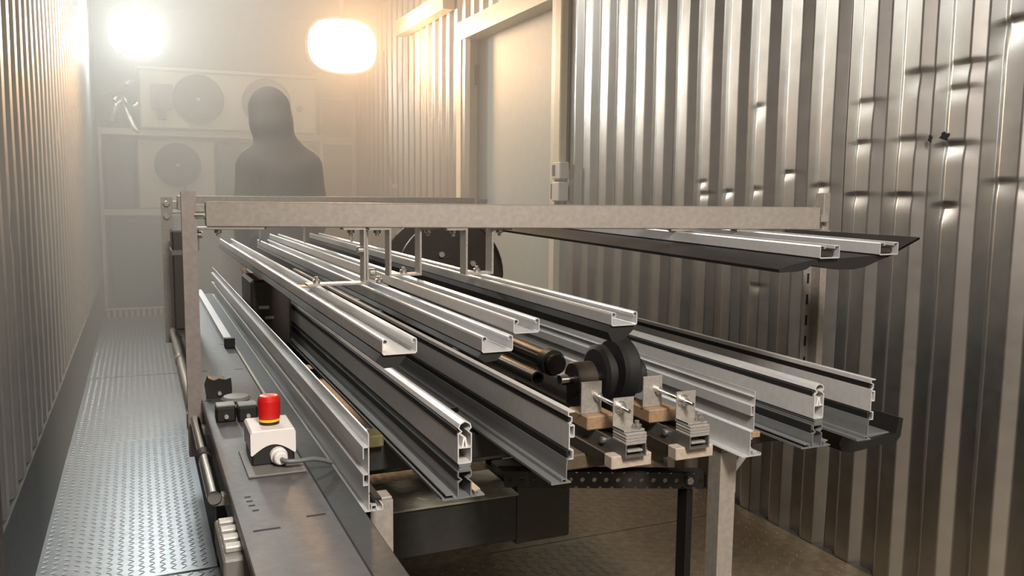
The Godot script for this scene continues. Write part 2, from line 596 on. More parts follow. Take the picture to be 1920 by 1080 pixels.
	b.span(Vector3(-0.276, 1.0, 0.80), Vector3(-0.24, 1.14, 0.83), 0.004)
	part("handle", b, M.zinc, d2)
	# added dark sheet that paints the dark reflection low on the left wall
	b = MB.new()
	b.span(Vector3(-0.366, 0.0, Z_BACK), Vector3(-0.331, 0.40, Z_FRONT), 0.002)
	var s := structure("reflection_sheet_left", "added dark sheet painting a dark reflection along the foot of the left wall", "reflection_sheet")
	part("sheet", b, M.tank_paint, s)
	# cream duct along the top of the right wall beyond the door
	b = MB.new()
	b.span(Vector3(2.08, 2.57, -7.3), Vector3(2.176, 2.68, -6.02), 0.006)
	var tr := structure("trim_1", "cream cable duct high on the right wall beyond the door", "duct")
	part("casing", b, M.cream_paint, tr)
	b = MB.new()
	b.span(Vector3(2.07, 2.67, -7.3), Vector3(2.176, 2.69, -6.02), 0.003)
	part("lid", b, M.cream_paint, tr)

func treads(called: String, x0: float, x1: float, z0: float, z1: float, y: float, pitch: float, parent: Node, m: Material = null, k := 1.0) -> void:
	# raised lens-shaped treads in alternating directions
	var b := MB.new()
	var l := 0.014 * k
	var w := 0.0036 * k
	var h := 0.0011
	var rim := []
	for p in [[-1.0, 0.0], [-0.5, 0.8], [0.0, 1.0], [0.5, 0.8], [1.0, 0.0], [0.5, -0.8], [0.0, -1.0], [-0.5, -0.8]]:
		rim.append(Vector3(p[0] * l, 0, p[1] * w))
	var crest := [Vector3(-l * 0.55, h, 0), Vector3(l * 0.55, h, 0)]
	for i in 8:
		var p: Vector3 = rim[i]
		var q: Vector3 = rim[(i + 1) % 8]
		var cp: Vector3 = crest[0] if (p.x + q.x) < 0 else crest[1]
		b.tri(p, q, cp, Vector3(0, 1, 0))
	b.tri(rim[2], crest[0], crest[1], Vector3(0, 1, 0))
	b.tri(rim[6], crest[0], crest[1], Vector3(0, 1, 0))
	var nx := int((x1 - x0) / pitch)
	var nz := int((z1 - z0) / (pitch * 0.62))
	var mm := MultiMesh.new()
	mm.transform_format = MultiMesh.TRANSFORM_3D
	mm.mesh = b.mesh()
	mm.instance_count = nx * nz
	for i in nx:
		for j in nz:
			var a := PI / 4 if (i + j) % 2 == 0 else -PI / 4
			mm.set_instance_transform(i * nz + j, Transform3D(Basis(Vector3.UP, a), Vector3(x0 + (i + 0.5) * pitch, y, z0 + (j + 0.5) * pitch * 0.62)))
	var o := MultiMeshInstance3D.new()
	o.name = called
	o.multimesh = mm
	o.material_override = m if m else M.tread_plate
	o.set_meta("kind", "stuff")
	parent.add_child(o, true)

func door() -> void:
	var d := structure("door_1", "white cold-room door set deep in a cream frame in the right wall", "door")
	var b := MB.new()
	# frame face: outer z -5.96..-4.34, opening -5.87..-4.39, head 2.33..2.46
	var poly := PackedVector2Array([V(-5.96, 0), V(-5.96, 2.46), V(-4.33, 2.46), V(-4.33, 0), V(-4.39, 0), V(-4.39, 2.33), V(-5.87, 2.33), V(-5.87, 0)])
	b.prism(poly, Vector3(2.165, 0, 0), Vector3(0, 0, 1), Vector3.UP, Vector3(0.15, 0, 0))
	part("frame", b, M.cream_paint, d)
	b = MB.new()
	b.span(Vector3(2.295, 0.03, -5.90), Vector3(2.36, 2.36, -4.36), 0.004)
	part("leaf", b, M.door_paint, d)
	b = MB.new()
	b.span(Vector3(2.27, 2.02, -5.865), Vector3(2.297, 2.16, -5.83), 0.004)
	part("hinge", b, M.locker_paint, d)
	b = MB.new()
	b.span(Vector3(2.28, 1.02, -4.525), Vector3(2.296, 1.37, -4.51), 0.003)
	part("pull_handle", b, M.locker_paint, d)
	b = MB.new()
	b.span(Vector3(2.165, 0, -5.9), Vector3(2.4, 0.028, -4.36), 0.003)
	part("sill", b, M.aluminium, d)
	# conduit and switch boxes on the wall right of the door
	var c := thing("conduit", "beige vertical cable conduit on the wall right of the door frame", "conduit")
	b = MB.new()
	b.span(Vector3(2.128, 1.40, -4.245), Vector3(2.176, TOP, -4.205), 0.006)
	part("channel", b, M.unit_paint, c)
	b = MB.new()
	b.span(Vector3(2.14, 1.40, -4.30), Vector3(2.176, TOP, -4.25), 0.004)
	part("channel", b, M.unit_paint, c)
	var w := thing("switch_box", "white switch box with a grey rocker, upper of the pair under the beige conduit", "switch", Vector3(2.118, 1.315, -4.21))
	b = MB.new()
	b.span(Vector3(0, 0.006, -0.06), Vector3(0.058, 0.10, 0.035), 0.005)
	part("housing", b, M.white_plastic, w)
	b = MB.new()
	b.span(Vector3(-0.004, 0.025, -0.055), Vector3(0.01, 0.085, -0.025), 0.002)
	part("rocker", b, M.grey_plastic, w)
	w = thing("switch_box", "white socket box with a grey side, lower of the pair beside the door", "switch", Vector3(2.112, 1.20, -4.21))
	b = MB.new()
	b.span(Vector3(0, 0, -0.05), Vector3(0.064, 0.106, 0.035), 0.005)
	part("housing", b, M.white_plastic, w)
	b = MB.new()
	b.span(Vector3(0.004, 0.01, -0.075), Vector3(0.064, 0.098, -0.05), 0.003)
	part("side_cover", b, M.grey_plastic, w)

# ---------------------------------------------------------------- far end
func fan(parent: Node, c: Vector3, r: float) -> void:
	var b := MB.new()
	b.pipe(c + Vector3(0, 0, -0.03), c + Vector3(0, 0, 0.03), r + 0.015, r, 32)
	var ring := part("fan_ring", b, M.black_iron, parent)
	b = MB.new()
	b.lathe(c + Vector3(0, 0, -0.013), Vector3(0, 0, 1), [V(0, 0), V(r, 0), V(r, 0.006), V(0, 0.006)], 28)
	part("fan_throat", b, M.dark_plastic, ring)
	for k in 5:
		b = MB.new()
		var a := TAU * k / 5
		var poly := PackedVector2Array([V(r * 0.2, -0.03 * r / 0.2), V(r * 0.92, -0.08 * r / 0.2), V(r * 0.95, 0.07 * r / 0.2), V(r * 0.2, 0.04 * r / 0.2)])
		var u := Vector3(cos(a), sin(a), 0)
		var t := Vector3(-sin(a), cos(a), 0.12)
		b.prism(poly, c + Vector3(0, 0, 0.006), u, t, Vector3(0, 0, 0.004))
		part("fan_blade", b, M.black_iron, ring)
	b = MB.new()
	b.cyl(c + Vector3(0, 0, -0.03), c + Vector3(0, 0, 0.012), r * 0.2, 16)
	part("hub", b, M.black_iron, ring)
	b = MB.new()
	b.cyl(c + Vector3(0, 0, 0.012), c + Vector3(0, 0, 0.036), r * 0.07, 12)
	part("hub_cap", b, M.unit_paint, ring)
	# wire guard
	b = MB.new()
	for q in [0.3, 0.48, 0.66, 0.84, 1.0]:
		var pts := []
		for i in 25:
			pts.append(c + Vector3(cos(TAU * i / 24) * r * q, sin(TAU * i / 24) * r * q, 0.032))
		b.tube(pts, 0.003, 5)
	for i in 4:
		var u := Vector3(cos(PI * i / 4), sin(PI * i / 4), 0) * r
		b.tube([c + u + Vector3(0, 0, 0.032), c - u + Vector3(0, 0, 0.032)], 0.003, 5)
	part("wire_guard", b, M.black_iron, ring)

func box_thing(called: String, label: String, category: String, lo: Vector3, hi: Vector3, m: Material, bev := 0.008) -> Node3D:
	var base := Vector3((lo.x + hi.x) / 2, lo.y, (lo.z + hi.z) / 2)
	var t := thing(called, label, category, base)
	var b := MB.new()
	b.span(lo - base, hi - base, bev)
	part("body", b, m, t)
	return t

func back_wall_units() -> void:
	var b: MB
	var pts0 := []
	# evaporator with fans on the shelf beam
	var e := thing("cooling_unit", "long cream ceiling cooler with round dark fans, above the shelf beam at the far end", "cooler", Vector3(0.85, 1.80, -8.85))
	b = MB.new()
	b.span(Vector3(-0.80, 0.0, -0.35), Vector3(0.80, 0.53, 0.22), 0.012)
	part("casing", b, M.unit_paint, e)
	b = MB.new()
	b.span(Vector3(-0.82, 0.53, -0.35), Vector3(0.82, 0.56, 0.26), 0.006)
	part("top_edge", b, M.cream_paint, e)
	for x in [-0.298, 0.325]:
		fan(e, Vector3(x, 0.28, 0.235), 0.215)
	b = MB.new()
	b.span(Vector3(-0.71, 0.17, 0.22), Vector3(-0.52, 0.40, 0.30), 0.006)
	b.span(Vector3(-0.66, 0.08, 0.22), Vector3(-0.58, 0.18, 0.28), 0.006)
	part("terminal_box", b, M.locker_paint, e)
	b = MB.new()
	b.cyl(Vector3(0.64, 0.24, 0.22), Vector3(0.64, 0.24, 0.25), 0.03, 14)
	part("inspection_plug", b, M.locker_paint, e)
	# shelf beams across the far end
	var f := thing("shelf_frame", "pale horizontal shelf frame spanning the far end under the cooler", "shelf", Vector3(0.9, 0, -8.75))
	for y in [1.735, 0.99]:
		b = MB.new()
		b.span(Vector3(-1.20, y, 0.0), Vector3(0.82, y + 0.06, 0.05), 0.004)
		part("beam", b, M.unit_paint, f)
	b = MB.new()
	b.span(Vector3(-1.20, 1.735, -0.44), Vector3(0.82, 1.76, 0.0), 0.003)
	part("shelf_board", b, M.unit_paint, f)
	b = MB.new()
	b.span(Vector3(-1.20, 0.99, -0.44), Vector3(0.82, 1.005, 0.0), 0.003)
	part("shelf_board", b, M.unit_paint, f)
	for x in [-1.22, 0.80]:
		b = MB.new()
		b.span(Vector3(x, 0.0, 0.0), Vector3(x + 0.03, 1.80, 0.05), 0.003)
		part("upright", b, M.unit_paint, f)
	# lower fan unit
	var c := thing("condenser", "square cream fan unit with one dark fan, on the lower shelf", "fan unit", Vector3(0.355, 1.05, -8.98))
	b = MB.new()
	b.span(Vector3(-0.345, 0.0, -0.18), Vector3(0.345, 0.66, 0.16), 0.01)
	part("casing", b, M.unit_paint, c)
	fan(c, Vector3(0.005, 0.42, 0.175), 0.195)
	b = MB.new()
	b.tube([Vector3(0.06, 0.24, 0.20), Vector3(0.08, 0.12, 0.20), Vector3(0.09, 0.0, 0.19)], 0.008, 6)
	part("cable", b, M.dark_plastic, c)
	var k := box_thing("locker", "grey narrow locker left of the cream fan unit", "locker", Vector3(-0.27, 1.05, -9.15), Vector3(-0.02, 1.70, -8.84), M.locker_paint)
	b = MB.new()
	b.span(Vector3(-0.10, 0.03, 0.155), Vector3(0.105, 0.62, 0.165), 0.003)
	part("locker_door", b, M.locker_paint, k)
	k = box_thing("cabinet", "dark narrow cabinet right of the cream fan unit", "cabinet", Vector3(0.74, 1.05, -9.15), Vector3(1.10, 1.70, -8.88), M.brown_machine)
	b = MB.new()
	b.span(Vector3(-0.16, 0.03, 0.135), Vector3(0.16, 0.62, 0.145), 0.003)
	part("cabinet_door", b, M.brown_machine, k)
	k = box_thing("tank", "dark square tank standing on the floor under the lower shelf", "tank", Vector3(-0.25, 0.12, -9.1), Vector3(0.32, 0.95, -8.68), M.tank_paint, 0.015)
	b = MB.new()
	b.span(Vector3(-0.29, 0.78, -0.2), Vector3(0.29, 0.82, 0.22), 0.006)
	part("lid_rim", b, M.tank_paint, k)
	for x in [-0.24, 0.24]:
		for z in [-0.17, 0.17]:
			b = MB.new()
			b.cyl(Vector3(x, -0.12, z), Vector3(x, 0.0, z), 0.025, 10)
			part("foot", b, M.black_iron, k)
	k = box_thing("cabinet", "warm brown cupboard with two stacked doors in the far right corner", "cabinet", Vector3(1.76, 0.0, -9.18), Vector3(2.14, 2.22, -8.98), M.wall_paint)
	for q in [[0.05, 0.86], [0.98, 1.72], [1.80, 2.18]]:
		b = MB.new()
		b.span(Vector3(-0.16, q[0], 0.095), Vector3(0.13, q[1], 0.115), 0.004)
		var dr := part("cupboard_door", b, M.cabinet_brown, k)
		b = MB.new()
		b.span(Vector3(0.085, q[0] + 0.1, 0.115), Vector3(0.10, q[0] + 0.2, 0.13), 0.003)
		part("door_handle", b, M.zinc, dr)
	# floor grille
	var g := thing("floor_grille", "row of pale upright grille bars at the far end of the walkway", "grille", Vector3(-0.05, 0.0, -8.62))
	for i in 11:
		b = MB.new()
		b.span(Vector3(-0.25 + i * 0.05, 0.02, 0), Vector3(-0.225 + i * 0.05, 0.12, 0.02), 0.003)
		part("bar", b, M.grille_slat, g)
	b = MB.new()
	b.span(Vector3(-0.27, 0.0, -0.01), Vector3(0.30, 0.022, 0.03), 0.003)
	part("rail", b, M.grille_slat, g)
	b = MB.new()
	b.span(Vector3(-0.27, 0.01, -0.03), Vector3(0.30, 0.13, -0.012), 0.002)
	part("back_plate", b, M.dark_plastic, g)
	b = MB.new()
	b.span(Vector3(-0.27, 0.118, -0.01), Vector3(0.30, 0.135, 0.03), 0.003)
	part("rail", b, M.grille_slat, g)
	var hc := thing("hanging_cable", "thin cable hanging down the right wall below the warm flood lamp", "cable", Vector3(2.06, 1.30, -7.6))
	b = MB.new()
	pts0 = [Vector3(-0.02, 1.18, 0.1), Vector3(0.0, 0.8, 0.05), Vector3(0.03, 0.4, 0.0), Vector3(0.06, 0.12, 0.0), Vector3(0.09, 0.0, 0.02)]
	b.tube(pts0, 0.007, 6)
	part("cable", b, M.grey_plastic, hc)
	b = MB.new()
	b.span(Vector3(0.07, -0.03, 0.0), Vector3(0.115, 0.01, 0.05), 0.003)
	part("cable_clip", b, M.white_plastic, hc)
	# foil wrapped refrigerant pipes left of the cooler
	var p := thing("foil_pipe", "crumpled shiny foil pipe bundle left of the cooler's terminal box", "pipe", Vector3(-0.1, 1.80, -8.75))
	b = MB.new()
	var pts := []
	for i in 13:
		var a := i / 12.0
		pts.append(Vector3(-0.10 + 0.24 * a, 0.06 + 0.16 * sin(a * 5.0) + 0.08 * a, 0.02 * sin(a * 9.0)))
	b.tube(pts, 0.045, 10)
	part("lower_pipe", b, M.foil, p)
	b = MB.new()
	pts = []
	for i in 11:
		var a := i / 10.0
		pts.append(Vector3(-0.07 + 0.2 * a, 0.24 + 0.05 * sin(a * 6.0), 0.05 + 0.03 * cos(a * 7.0)))
	b.tube(pts, 0.03, 10)
	part("upper_pipe", b, M.foil, p)
	p = thing("drain_pipe", "pale straight pipe slanting down to the left corner above the foil bundle", "pipe", Vector3(-0.3, 2.0, -8.8))
	b = MB.new()
	b.tube([Vector3(0.0, 0.10, 0), Vector3(0.25, 0.22, 0), Vector3(0.55, 0.37, 0)], 0.022, 10)
	part("pipe", b, M.unit_paint, p)
	b = MB.new()
	b.cyl(Vector3(0.24, 0.205, 0), Vector3(0.27, 0.235, 0), 0.03, 12)
	part("clip", b, M.zinc, p)

# ---------------------------------------------------------------- walkway
func walkway() -> void:
	var z := -8.55
	var edges := [-8.55, -7.33, -5.84, -4.30, -2.75, -1.20]
	var says := ["aluminium tread plate of the walkway, farthest one, by the grille", "aluminium tread plate of the walkway, second from the grille", "aluminium tread plate in the middle of the walkway", "aluminium tread plate of the walkway, last but one before the bright-streaked nearest one", "nearest aluminium tread plate of the walkway, with the bright streak"]
	for i in 5:
		var a: float = edges[i]
		var b_: float = edges[i + 1] + (0.03 if i < 4 else 0.0)
		var off: float = [0.0, -0.012, -0.010, -0.016, 0.0][i]
		var y: float = 0.052 + 0.004 * (i % 2)
		var t := thing("walkway_plate", says[i], "walkway plate", Vector3(-0.06 + off, 0, (a + b_) / 2), "tread plates of the walkway")
		var b := MB.new()
		b.span(Vector3(-0.272, y, (a - b_) / 2), Vector3(0.266, y + 0.005, (b_ - a) / 2), 0.001)
		part("sheet", b, M.tread_plate, t)
		for s in [-0.262, 0.256]:
			b = MB.new()
			b.span(Vector3(s - 0.008, 0.0, (a - b_) / 2 + 0.04), Vector3(s + 0.008, y, (b_ - a) / 2 - 0.04), 0.001)
			part("bearer", b, M.aluminium, t)
		treads("tread_pattern", -0.25, 0.25, (a - b_) / 2 + 0.02, (b_ - a) / 2 - 0.02, y + 0.005, 0.031, t)

# ---------------------------------------------------------------- bench
func perforated(b: MB, len_: float, h: float, th: float, holes: int, r: float, o: Vector3, u: Vector3, t: Vector3) -> void:
	# flat strip with a row of round holes, along u, height along t
	var w := u.cross(t).normalized() * th
	var cell := len_ / holes
	for k in holes:
		var c := o + u * (cell * (k + 0.5)) + t * (h * 0.5)
		for i in 16:
			var q := []
			for j: int in [i, i + 1]:
				var a := TAU * j / 16
				var d := V(cos(a), sin(a))
				var s := minf(cell * 0.5 / maxf(absf(d.x), 1e-4), h * 0.5 / maxf(absf(d.y), 1e-4))
				q.append([c + u * d.x * r + t * d.y * r, c + u * d.x * s + t * d.y * s, u * d.x + t * d.y])
			b.quad(q[0][0], q[0][1], q[1][1], q[1][0], -w)
			b.quad(q[0][0] + w, q[0][1] + w, q[1][1] + w, q[1][0] + w, w)
			b.quad(q[0][0], q[1][0], q[1][0] + w, q[0][0] + w, -(q[0][2] + q[1][2]))
	b.quad(o, o + u * len_, o + u * len_ + w, o + w, -t)
	b.quad(o + t * h, o + u * len_ + t * h, o + u * len_ + t * h + w, o + t * h + w, t)

func bench() -> void:
	var b: MB
	var t := thing("test_bench", "long dark steel test bench carrying the aluminium profiles", "bench", Vector3(0.85, 0, -2.9))
	var o := Vector3(-0.85, 0, 2.9)
	# deck plate along the left side
	b = MB.new()
	b.span(o + Vector3(0.123, 0.722, -4.45), o + Vector3(0.268, 0.74, -0.95), 0.002)
	var deck := part("deck_plate", b, M.deck_paint, t)
	# slots cut in the deck: recessed dark slits
	for s in [[0.150, -2.483, 0.022], [0.245, -2.478, 0.022], [0.137, -2.124, 0.018], [0.149, -1.421, 0.010], [0.150, -1.400, 0.010], [0.151, -1.379, 0.010], [0.154, -1.355, 0.010], [0.239, -1.299, 0.03], [0.160, -1.27, 0.04], [0.15, -2.9, 0.02], [0.24, -2.9, 0.02]]:
		b = MB.new()
		b.span(o + Vector3(s[0] - s[2] / 2, 0.7395, s[1] - 0.003), o + Vector3(s[0] + s[2] / 2, 0.7403, s[1] + 0.003), 0.0)
		part("slot", b, M.stain, deck)
	b = MB.new()
	b.span(o + Vector3(0.274, 0.71, -4.45), o + Vector3(0.322, 0.728, -0.95), 0.002)
	part("inner_deck_strip", b, M.frame_paint, t)
	b = MB.new()
	b.span(o + Vector3(0.2675, 0.70, -4.4), o + Vector3(0.2745, 0.744, -1.9), 0.001)
	part("edge_strip", b, M.bracket_steel, t)
	# side beam below the deck and side panel
	b = MB.new()
	b.wall([V(40, 0), V(0, 0), V(0, 100), V(40, 100)], 5.0, o + Vector3(0.140, 0.618, -0.95), Vector3(0, 0, -3.5))
	part("side_channel", b, M.frame_paint, t)
	b = MB.new()
	b.span(o + Vector3(0.222, 0.08, -4.4), o + Vector3(0.24, 0.66, -1.1), 0.002)
	part("side_panel", b, M.frame_paint, t)
	for z in [-1.15, -2.75, -4.35]:
		b = MB.new()
		b.span(o + Vector3(0.19, 0.0, z - 0.03), o + Vector3(0.25, 0.62, z + 0.03), 0.003)
		part("leg", b, M.frame_paint, t)
	# bed under the profiles
	b = MB.new()
	b.span(o + Vector3(0.33, 0.60, -4.4), o + Vector3(1.52, 0.64, -2.05), 0.003)
	part("bed_plate", b, M.brown_machine, t)
	b = MB.new()
	b.span(o + Vector3(0.33, 0.53, -2.11), o + Vector3(1.52, 0.60, -2.05), 0.003)
	part("bed_front_rail", b, M.frame_paint, t)
	for p in [[0.42, -2.3], [0.42, -4.3], [1.46, -3.5], [1.46, -4.3]]:
		b = MB.new()
		b.span(o + Vector3(p[0] - 0.03, 0.0, p[1] - 0.03), o + Vector3(p[0] + 0.03, 0.60, p[1] + 0.03), 0.003)
		part("leg", b, M.frame_paint, t)
	# cross beams that carry the profiles
	for z in [-1.735, -2.9, -4.1]:
		b = MB.new()
		b.span(o + Vector3(0.325, 0.655, z - 0.02), o + Vector3(1.447, 0.714, z + 0.02), 0.003)
		part("cross_beam", b, M.frame_paint, t)
	for z in [-1.735, -2.9]:
		b = MB.new()
		b.span(o + Vector3(1.40, 0.60, z - 0.02), o + Vector3(1.74, 0.654, z + 0.02), 0.003)
		part("outrigger", b, M.frame_paint, t)
	# front legs of grey strut
	for x in [0.373, 1.123]:
		b = MB.new()
		b.wall([V(6, 38), V(0, 38), V(0, 0), V(38, 0), V(38, 38), V(32, 38)], 2.5, o + Vector3(x - 0.019, 0.0, -1.405), Vector3(0, 0.708, 0), Vector3(1, 0, 0), Vector3(0, 0, -1))
		part("front_leg", b, M.strut_steel, t)
		b = MB.new()
		b.span(o + Vector3(x - 0.019, 0.708, -1.443), o + Vector3(x + 0.019, 0.713, -1.405), 0.001)
		part("leg_cap", b, M.strut_steel, t)
	b = MB.new()
	b.span(o + Vector3(1.145, 0.60, -1.45), o + Vector3(1.175, 0.708, -1.44), 0.001)
	b.wall([V(0, 0), V(70, 75)], 12.0, o + Vector3(1.15, 0.62, -1.455), Vector3(0, 0, 0.006))
	part("gusset", b, M.strut_steel, t)
	# rail that carries the clamp jigs, with the perforated angle below it
	b = MB.new()
	b.span(o + Vector3(0.735, 0.690, -1.70), o + Vector3(1.112, 0.7215, -1.47), 0.003)
	part("jig_board", b, M.jig_board, t)
	b = MB.new()
	var a0 := Vector3(0.69, 0.625, -1.60)
	var u := (Vector3(1.115, 0.608, -1.47) - a0)
	var ln := u.length()
	u = u.normalized()
	perforated(b, ln, 0.036, 0.003, 17, 0.0052, o + a0, u, (Vector3.UP - u * u.y).normalized())
	b.wall([V(0, 0), V(0, 30)], 3.0, o + a0 + Vector3(0, 0.036, 0), u * ln, Vector3.UP, Vector3(0, 0, -1))
	part("perforated_angle", b, M.black_iron, t)
	b = MB.new()
	b.span(o + Vector3(1.078, 0.0, -1.52), o + Vector3(1.094, 0.605, -1.482), 0.002)
	part("brace_leg", b, M.black_iron, t)
	b = MB.new()
	b.hex(o + Vector3(1.075, 0.630, -1.478), o + Vector3(1.075, 0.630, -1.466), 0.009)
	part("bolt", b, M.zinc, t)
	# lower ledge of tread plate with its dark box
	b = MB.new()
	b.span(o + Vector3(0.50, 0.38, -2.05), o + Vector3(0.84, 0.50, -1.86), 0.004)
	part("ledge", b, M.frame_paint, t)
	b = MB.new()
	b.span(o + Vector3(0.50, 0.50, -2.05), o + Vector3(0.84, 0.505, -1.85), 0.001)
	var lp := part("ledge_plate", b, M.ledge_plate, t)
	treads("tread_pattern", -0.34, 0.0, 0.86, 1.04, 0.505, 0.040, lp, M.ledge_plate, 1.3)
	b = MB.new()
	b.span(o + Vector3(0.845, 0.36, -2.05), o + Vector3(1.0, 0.53, -1.88), 0.004)
	part("ledge_box", b, M.tank_paint, t)
	# olive block and small screw clamp behind the second profile
	var k := thing("packing_block", "small olive block on the cross beam between the first two profiles", "block", Vector3(0.425, 0.714, -1.72))
	b = MB.new()
	b.span(Vector3(-0.03, 0.0, -0.03), Vector3(0.03, 0.026, 0.03), 0.003)
	part("block", b, M.olive_paint, k)
	b = MB.new()
	b.cyl(Vector3(0, 0.026, 0), Vector3(0, 0.034, 0), 0.006, 10)
	part("screw", b, M.zinc, k)
	k = thing("screw_clamp", "little steel screw clamp right of the second profile's end", "clamp", Vector3(0.583, 0.714, -1.70))
	b = MB.new()
	b.span(Vector3(-0.022, 0, -0.02), Vector3(0.022, 0.035, 0.02), 0.004)
	part("body", b, M.bracket_steel, k)
	b = MB.new()
	b.cyl(Vector3(0, 0.035, 0), Vector3(0, 0.075, 0), 0.006, 12)
	part("screw", b, M.zinc, k)
	b = MB.new()
	b.cyl(Vector3(-0.03, 0.058, 0), Vector3(0.04, 0.062, 0), 0.006, 10)
	part("handle", b, M.black_iron, k)
	# guide rail on the deck
	var g := thing("guide_rail", "narrow bright guide rail with a dark end block on the left deck", "rail", Vector3(0.258, 0.744, -2.85))
	b = MB.new()
	b.prism(PackedVector2Array([V(-0.012, 0), V(0.012, 0), V(0.012, 0.006), V(0.006, 0.010), V(0.012, 0.016), V(0.012, 0.022), V(-0.012, 0.022), V(-0.012, 0.016), V(-0.006, 0.010), V(-0.012, 0.006)]), Vector3(-0.004, -0.004, 0.0), Vector3.RIGHT, Vector3.UP, Vector3(0, 0, -1.5))
	part("rail", b, M.bright_aluminium, g)
	b = MB.new()
	b.span(Vector3(-0.02, -0.004, 0.0), Vector3(0.012, 0.028, 0.03), 0.002)
	part("end_block", b, M.dark_plastic, g)
	# linear shaft beside the deck
	var s := thing("linear_shaft", "bright round shaft with a dark collar along the outer left edge of the deck", "shaft", Vector3(0.106, 0.70, -1.85))
	b = MB.new()
	b.cyl(Vector3(0, 0, 0.06), Vector3(0, 0, 0.30), 0.013, 18)
	part("near_shaft", b, M.chrome, s)
	b = MB.new()
	b.cyl(Vector3(0, 0, -0.26), Vector3(0, 0, 0.02), 0.011, 18)
	part("far_shaft", b, M.chrome, s)
	b = MB.new()
	b.cyl(Vector3(0, 0, 0.02), Vector3(0, 0, 0.06), 0.015, 18)
	part("collar", b, M.dark_plastic, s)
	for z in [-0.2, 0.28]:
		b = MB.new()
		b.span(Vector3(-0.004, -0.02, z - 0.012), Vector3(0.032, 0.0, z + 0.012), 0.002)
		part("shaft_bracket", b, M.bracket_steel, s)
	s = thing("linear_shaft", "pale round shaft beyond the left post along the bench side", "shaft", Vector3(0.106, 0.70, -2.95))
	b = MB.new()
	b.cyl(Vector3(0, 0, -0.55), Vector3(0, 0, 0.02), 0.013, 18)
	part("shaft", b, M.bracket_steel, s)
	b = MB.new()
	b.cyl(Vector3(0, 0, 0.08), Vector3(0, 0, 0.70), 0.013, 18)
	part("shaft", b, M.bracket_steel, s)
	b = MB.new()
	b.cyl(Vector3(0, 0, 0.02), Vector3(0, 0, 0.08), 0.017, 18)
	part("collar", b, M.zinc, s)
	for z in [-0.4, 0.5]:
		b = MB.new()
		b.span(Vector3(-0.004, -0.02, z - 0.012), Vector3(0.032, 0.0, z + 0.012), 0.002)
		part("shaft_bracket", b, M.bracket_steel, s)
	# cable connectors along the near side of the deck
	s = thing("terminal_block", "grey stacked connector block under the near left edge of the deck", "connector", Vector3(0.116, 0.665, -1.36))
	b = MB.new()
	b.span(Vector3(-0.02, 0, -0.07), Vector3(0.02, 0.04, 0.10), 0.003)
	part("body", b, M.locker_paint, s)
	for i in 4:
		b = MB.new()
		b.span(Vector3(-0.016, 0.04, -0.05 + i * 0.035), Vector3(0.012, 0.05, -0.03 + i * 0.035), 0.002)
		part("terminal", b, M.bracket_steel, s)
	# black cast clamps lying on the deck
	var says := ["black upright clamp casting on the deck, farthest of the dark group", "flat black toggle clamp with a grey top in the middle of the dark group", "black clamp block with a grey top, at the deck's left edge behind the button box", "black clamp block right behind the white box of the red button"]
	var spots := [Vector3(0.165, 0.74, -2.16), Vector3(0.192, 0.74, -2.02), Vector3(0.160, 0.74, -1.93), Vector3(0.205, 0.74, -1.92)]
	for i in 4:
		var c := thing("clamp_block", says[i], "clamp", spots[i], "black clamp castings on the deck")
		b = MB.new()
		if i == 0:
			b.prism(PackedVector2Array([V(-0.028, 0), V(0.028, 0), V(0.03, 0.02), V(0.028, 0.05), V(0.014, 0.046), V(0.0, 0.05), V(-0.012, 0.046), V(-0.024, 0.052), V(-0.032, 0.03)]), Vector3(0, 0, -0.02), Vector3.RIGHT, Vector3.UP, Vector3(0, 0, 0.04))
			part("casting", b, M.black_iron, c)
		elif i == 1:
			b.span(Vector3(-0.03, 0, -0.025), Vector3(0.03, 0.02, 0.025), 0.006)
			part("casting", b, M.black_iron, c)
			b = MB.new()
			b.lathe(Vector3(0, 0.02, 0), Vector3.UP, [V(0, 0), V(0.028, 0), V(0.034, 0.006), V(0.028, 0.012), V(0.0, 0.014)], 18)
			part("cap", b, M.locker_paint, c)
		else:
			b.span(Vector3(-0.021, 0, -0.02), Vector3(0.021, 0.034, 0.022), 0.004)
			part("casting", b, M.black_iron, c)
			b = MB.new()
			b.span(Vector3(-0.02, 0.034, -0.018), Vector3(0.02, 0.038, 0.02), 0.002)
			part("cap", b, M.locker_paint, c)
		b = MB.new()
		b.cyl(Vector3(0.0, 0.014, 0.015), Vector3(0.0, 0.014, 0.03), 0.005, 10)
		part("screw", b, M.bracket_steel, c)
	# carriage and drum at the far half of the bed
	var m := thing("carriage", "dark boxy drive carriage on the bed under the left upper rail", "machine", Vector3(0.40, 0.64, -3.1))
	b = MB.new()
	b.span(Vector3(-0.06, 0.0, -0.16), Vector3(0.075, 0.30, 0.12), 0.008)
	part("housing", b, M.brown_machine, m)
	b = MB.new()
	b.span(Vector3(-0.035, 0.20, 0.12), Vector3(0.0, 0.212, 0.124), 0.001)
	part("latch", b, M.bracket_steel, m)
	b = MB.new()
	b.span(Vector3(-0.015, 0.165, 0.12), Vector3(0.015, 0.175, 0.124), 0.001)
	part("latch", b, M.bracket_steel, m)
	m = thing("cabinet", "dark reddish end cabinet behind the front frame's left post", "cabinet", Vector3(0.145, 0.74, -3.35))
	b = MB.new()
	b.span(Vector3(-0.04, 0.0, -0.1), Vector3(0.03, 0.36, 0.1), 0.006)
	part("housing", b, M.brown_machine, m)
	b = MB.new()
	b.span(Vector3(-0.044, 0.27, -0.104), Vector3(0.034, 0.29, 0.104), 0.002)
	part("band", b, M.locker_paint, m)
	m = thing("cable_drum", "large round dark drum behind the hanging brackets, against the white door", "drum", Vector3(1.05, 0.64, -3.05))
	b = MB.new()
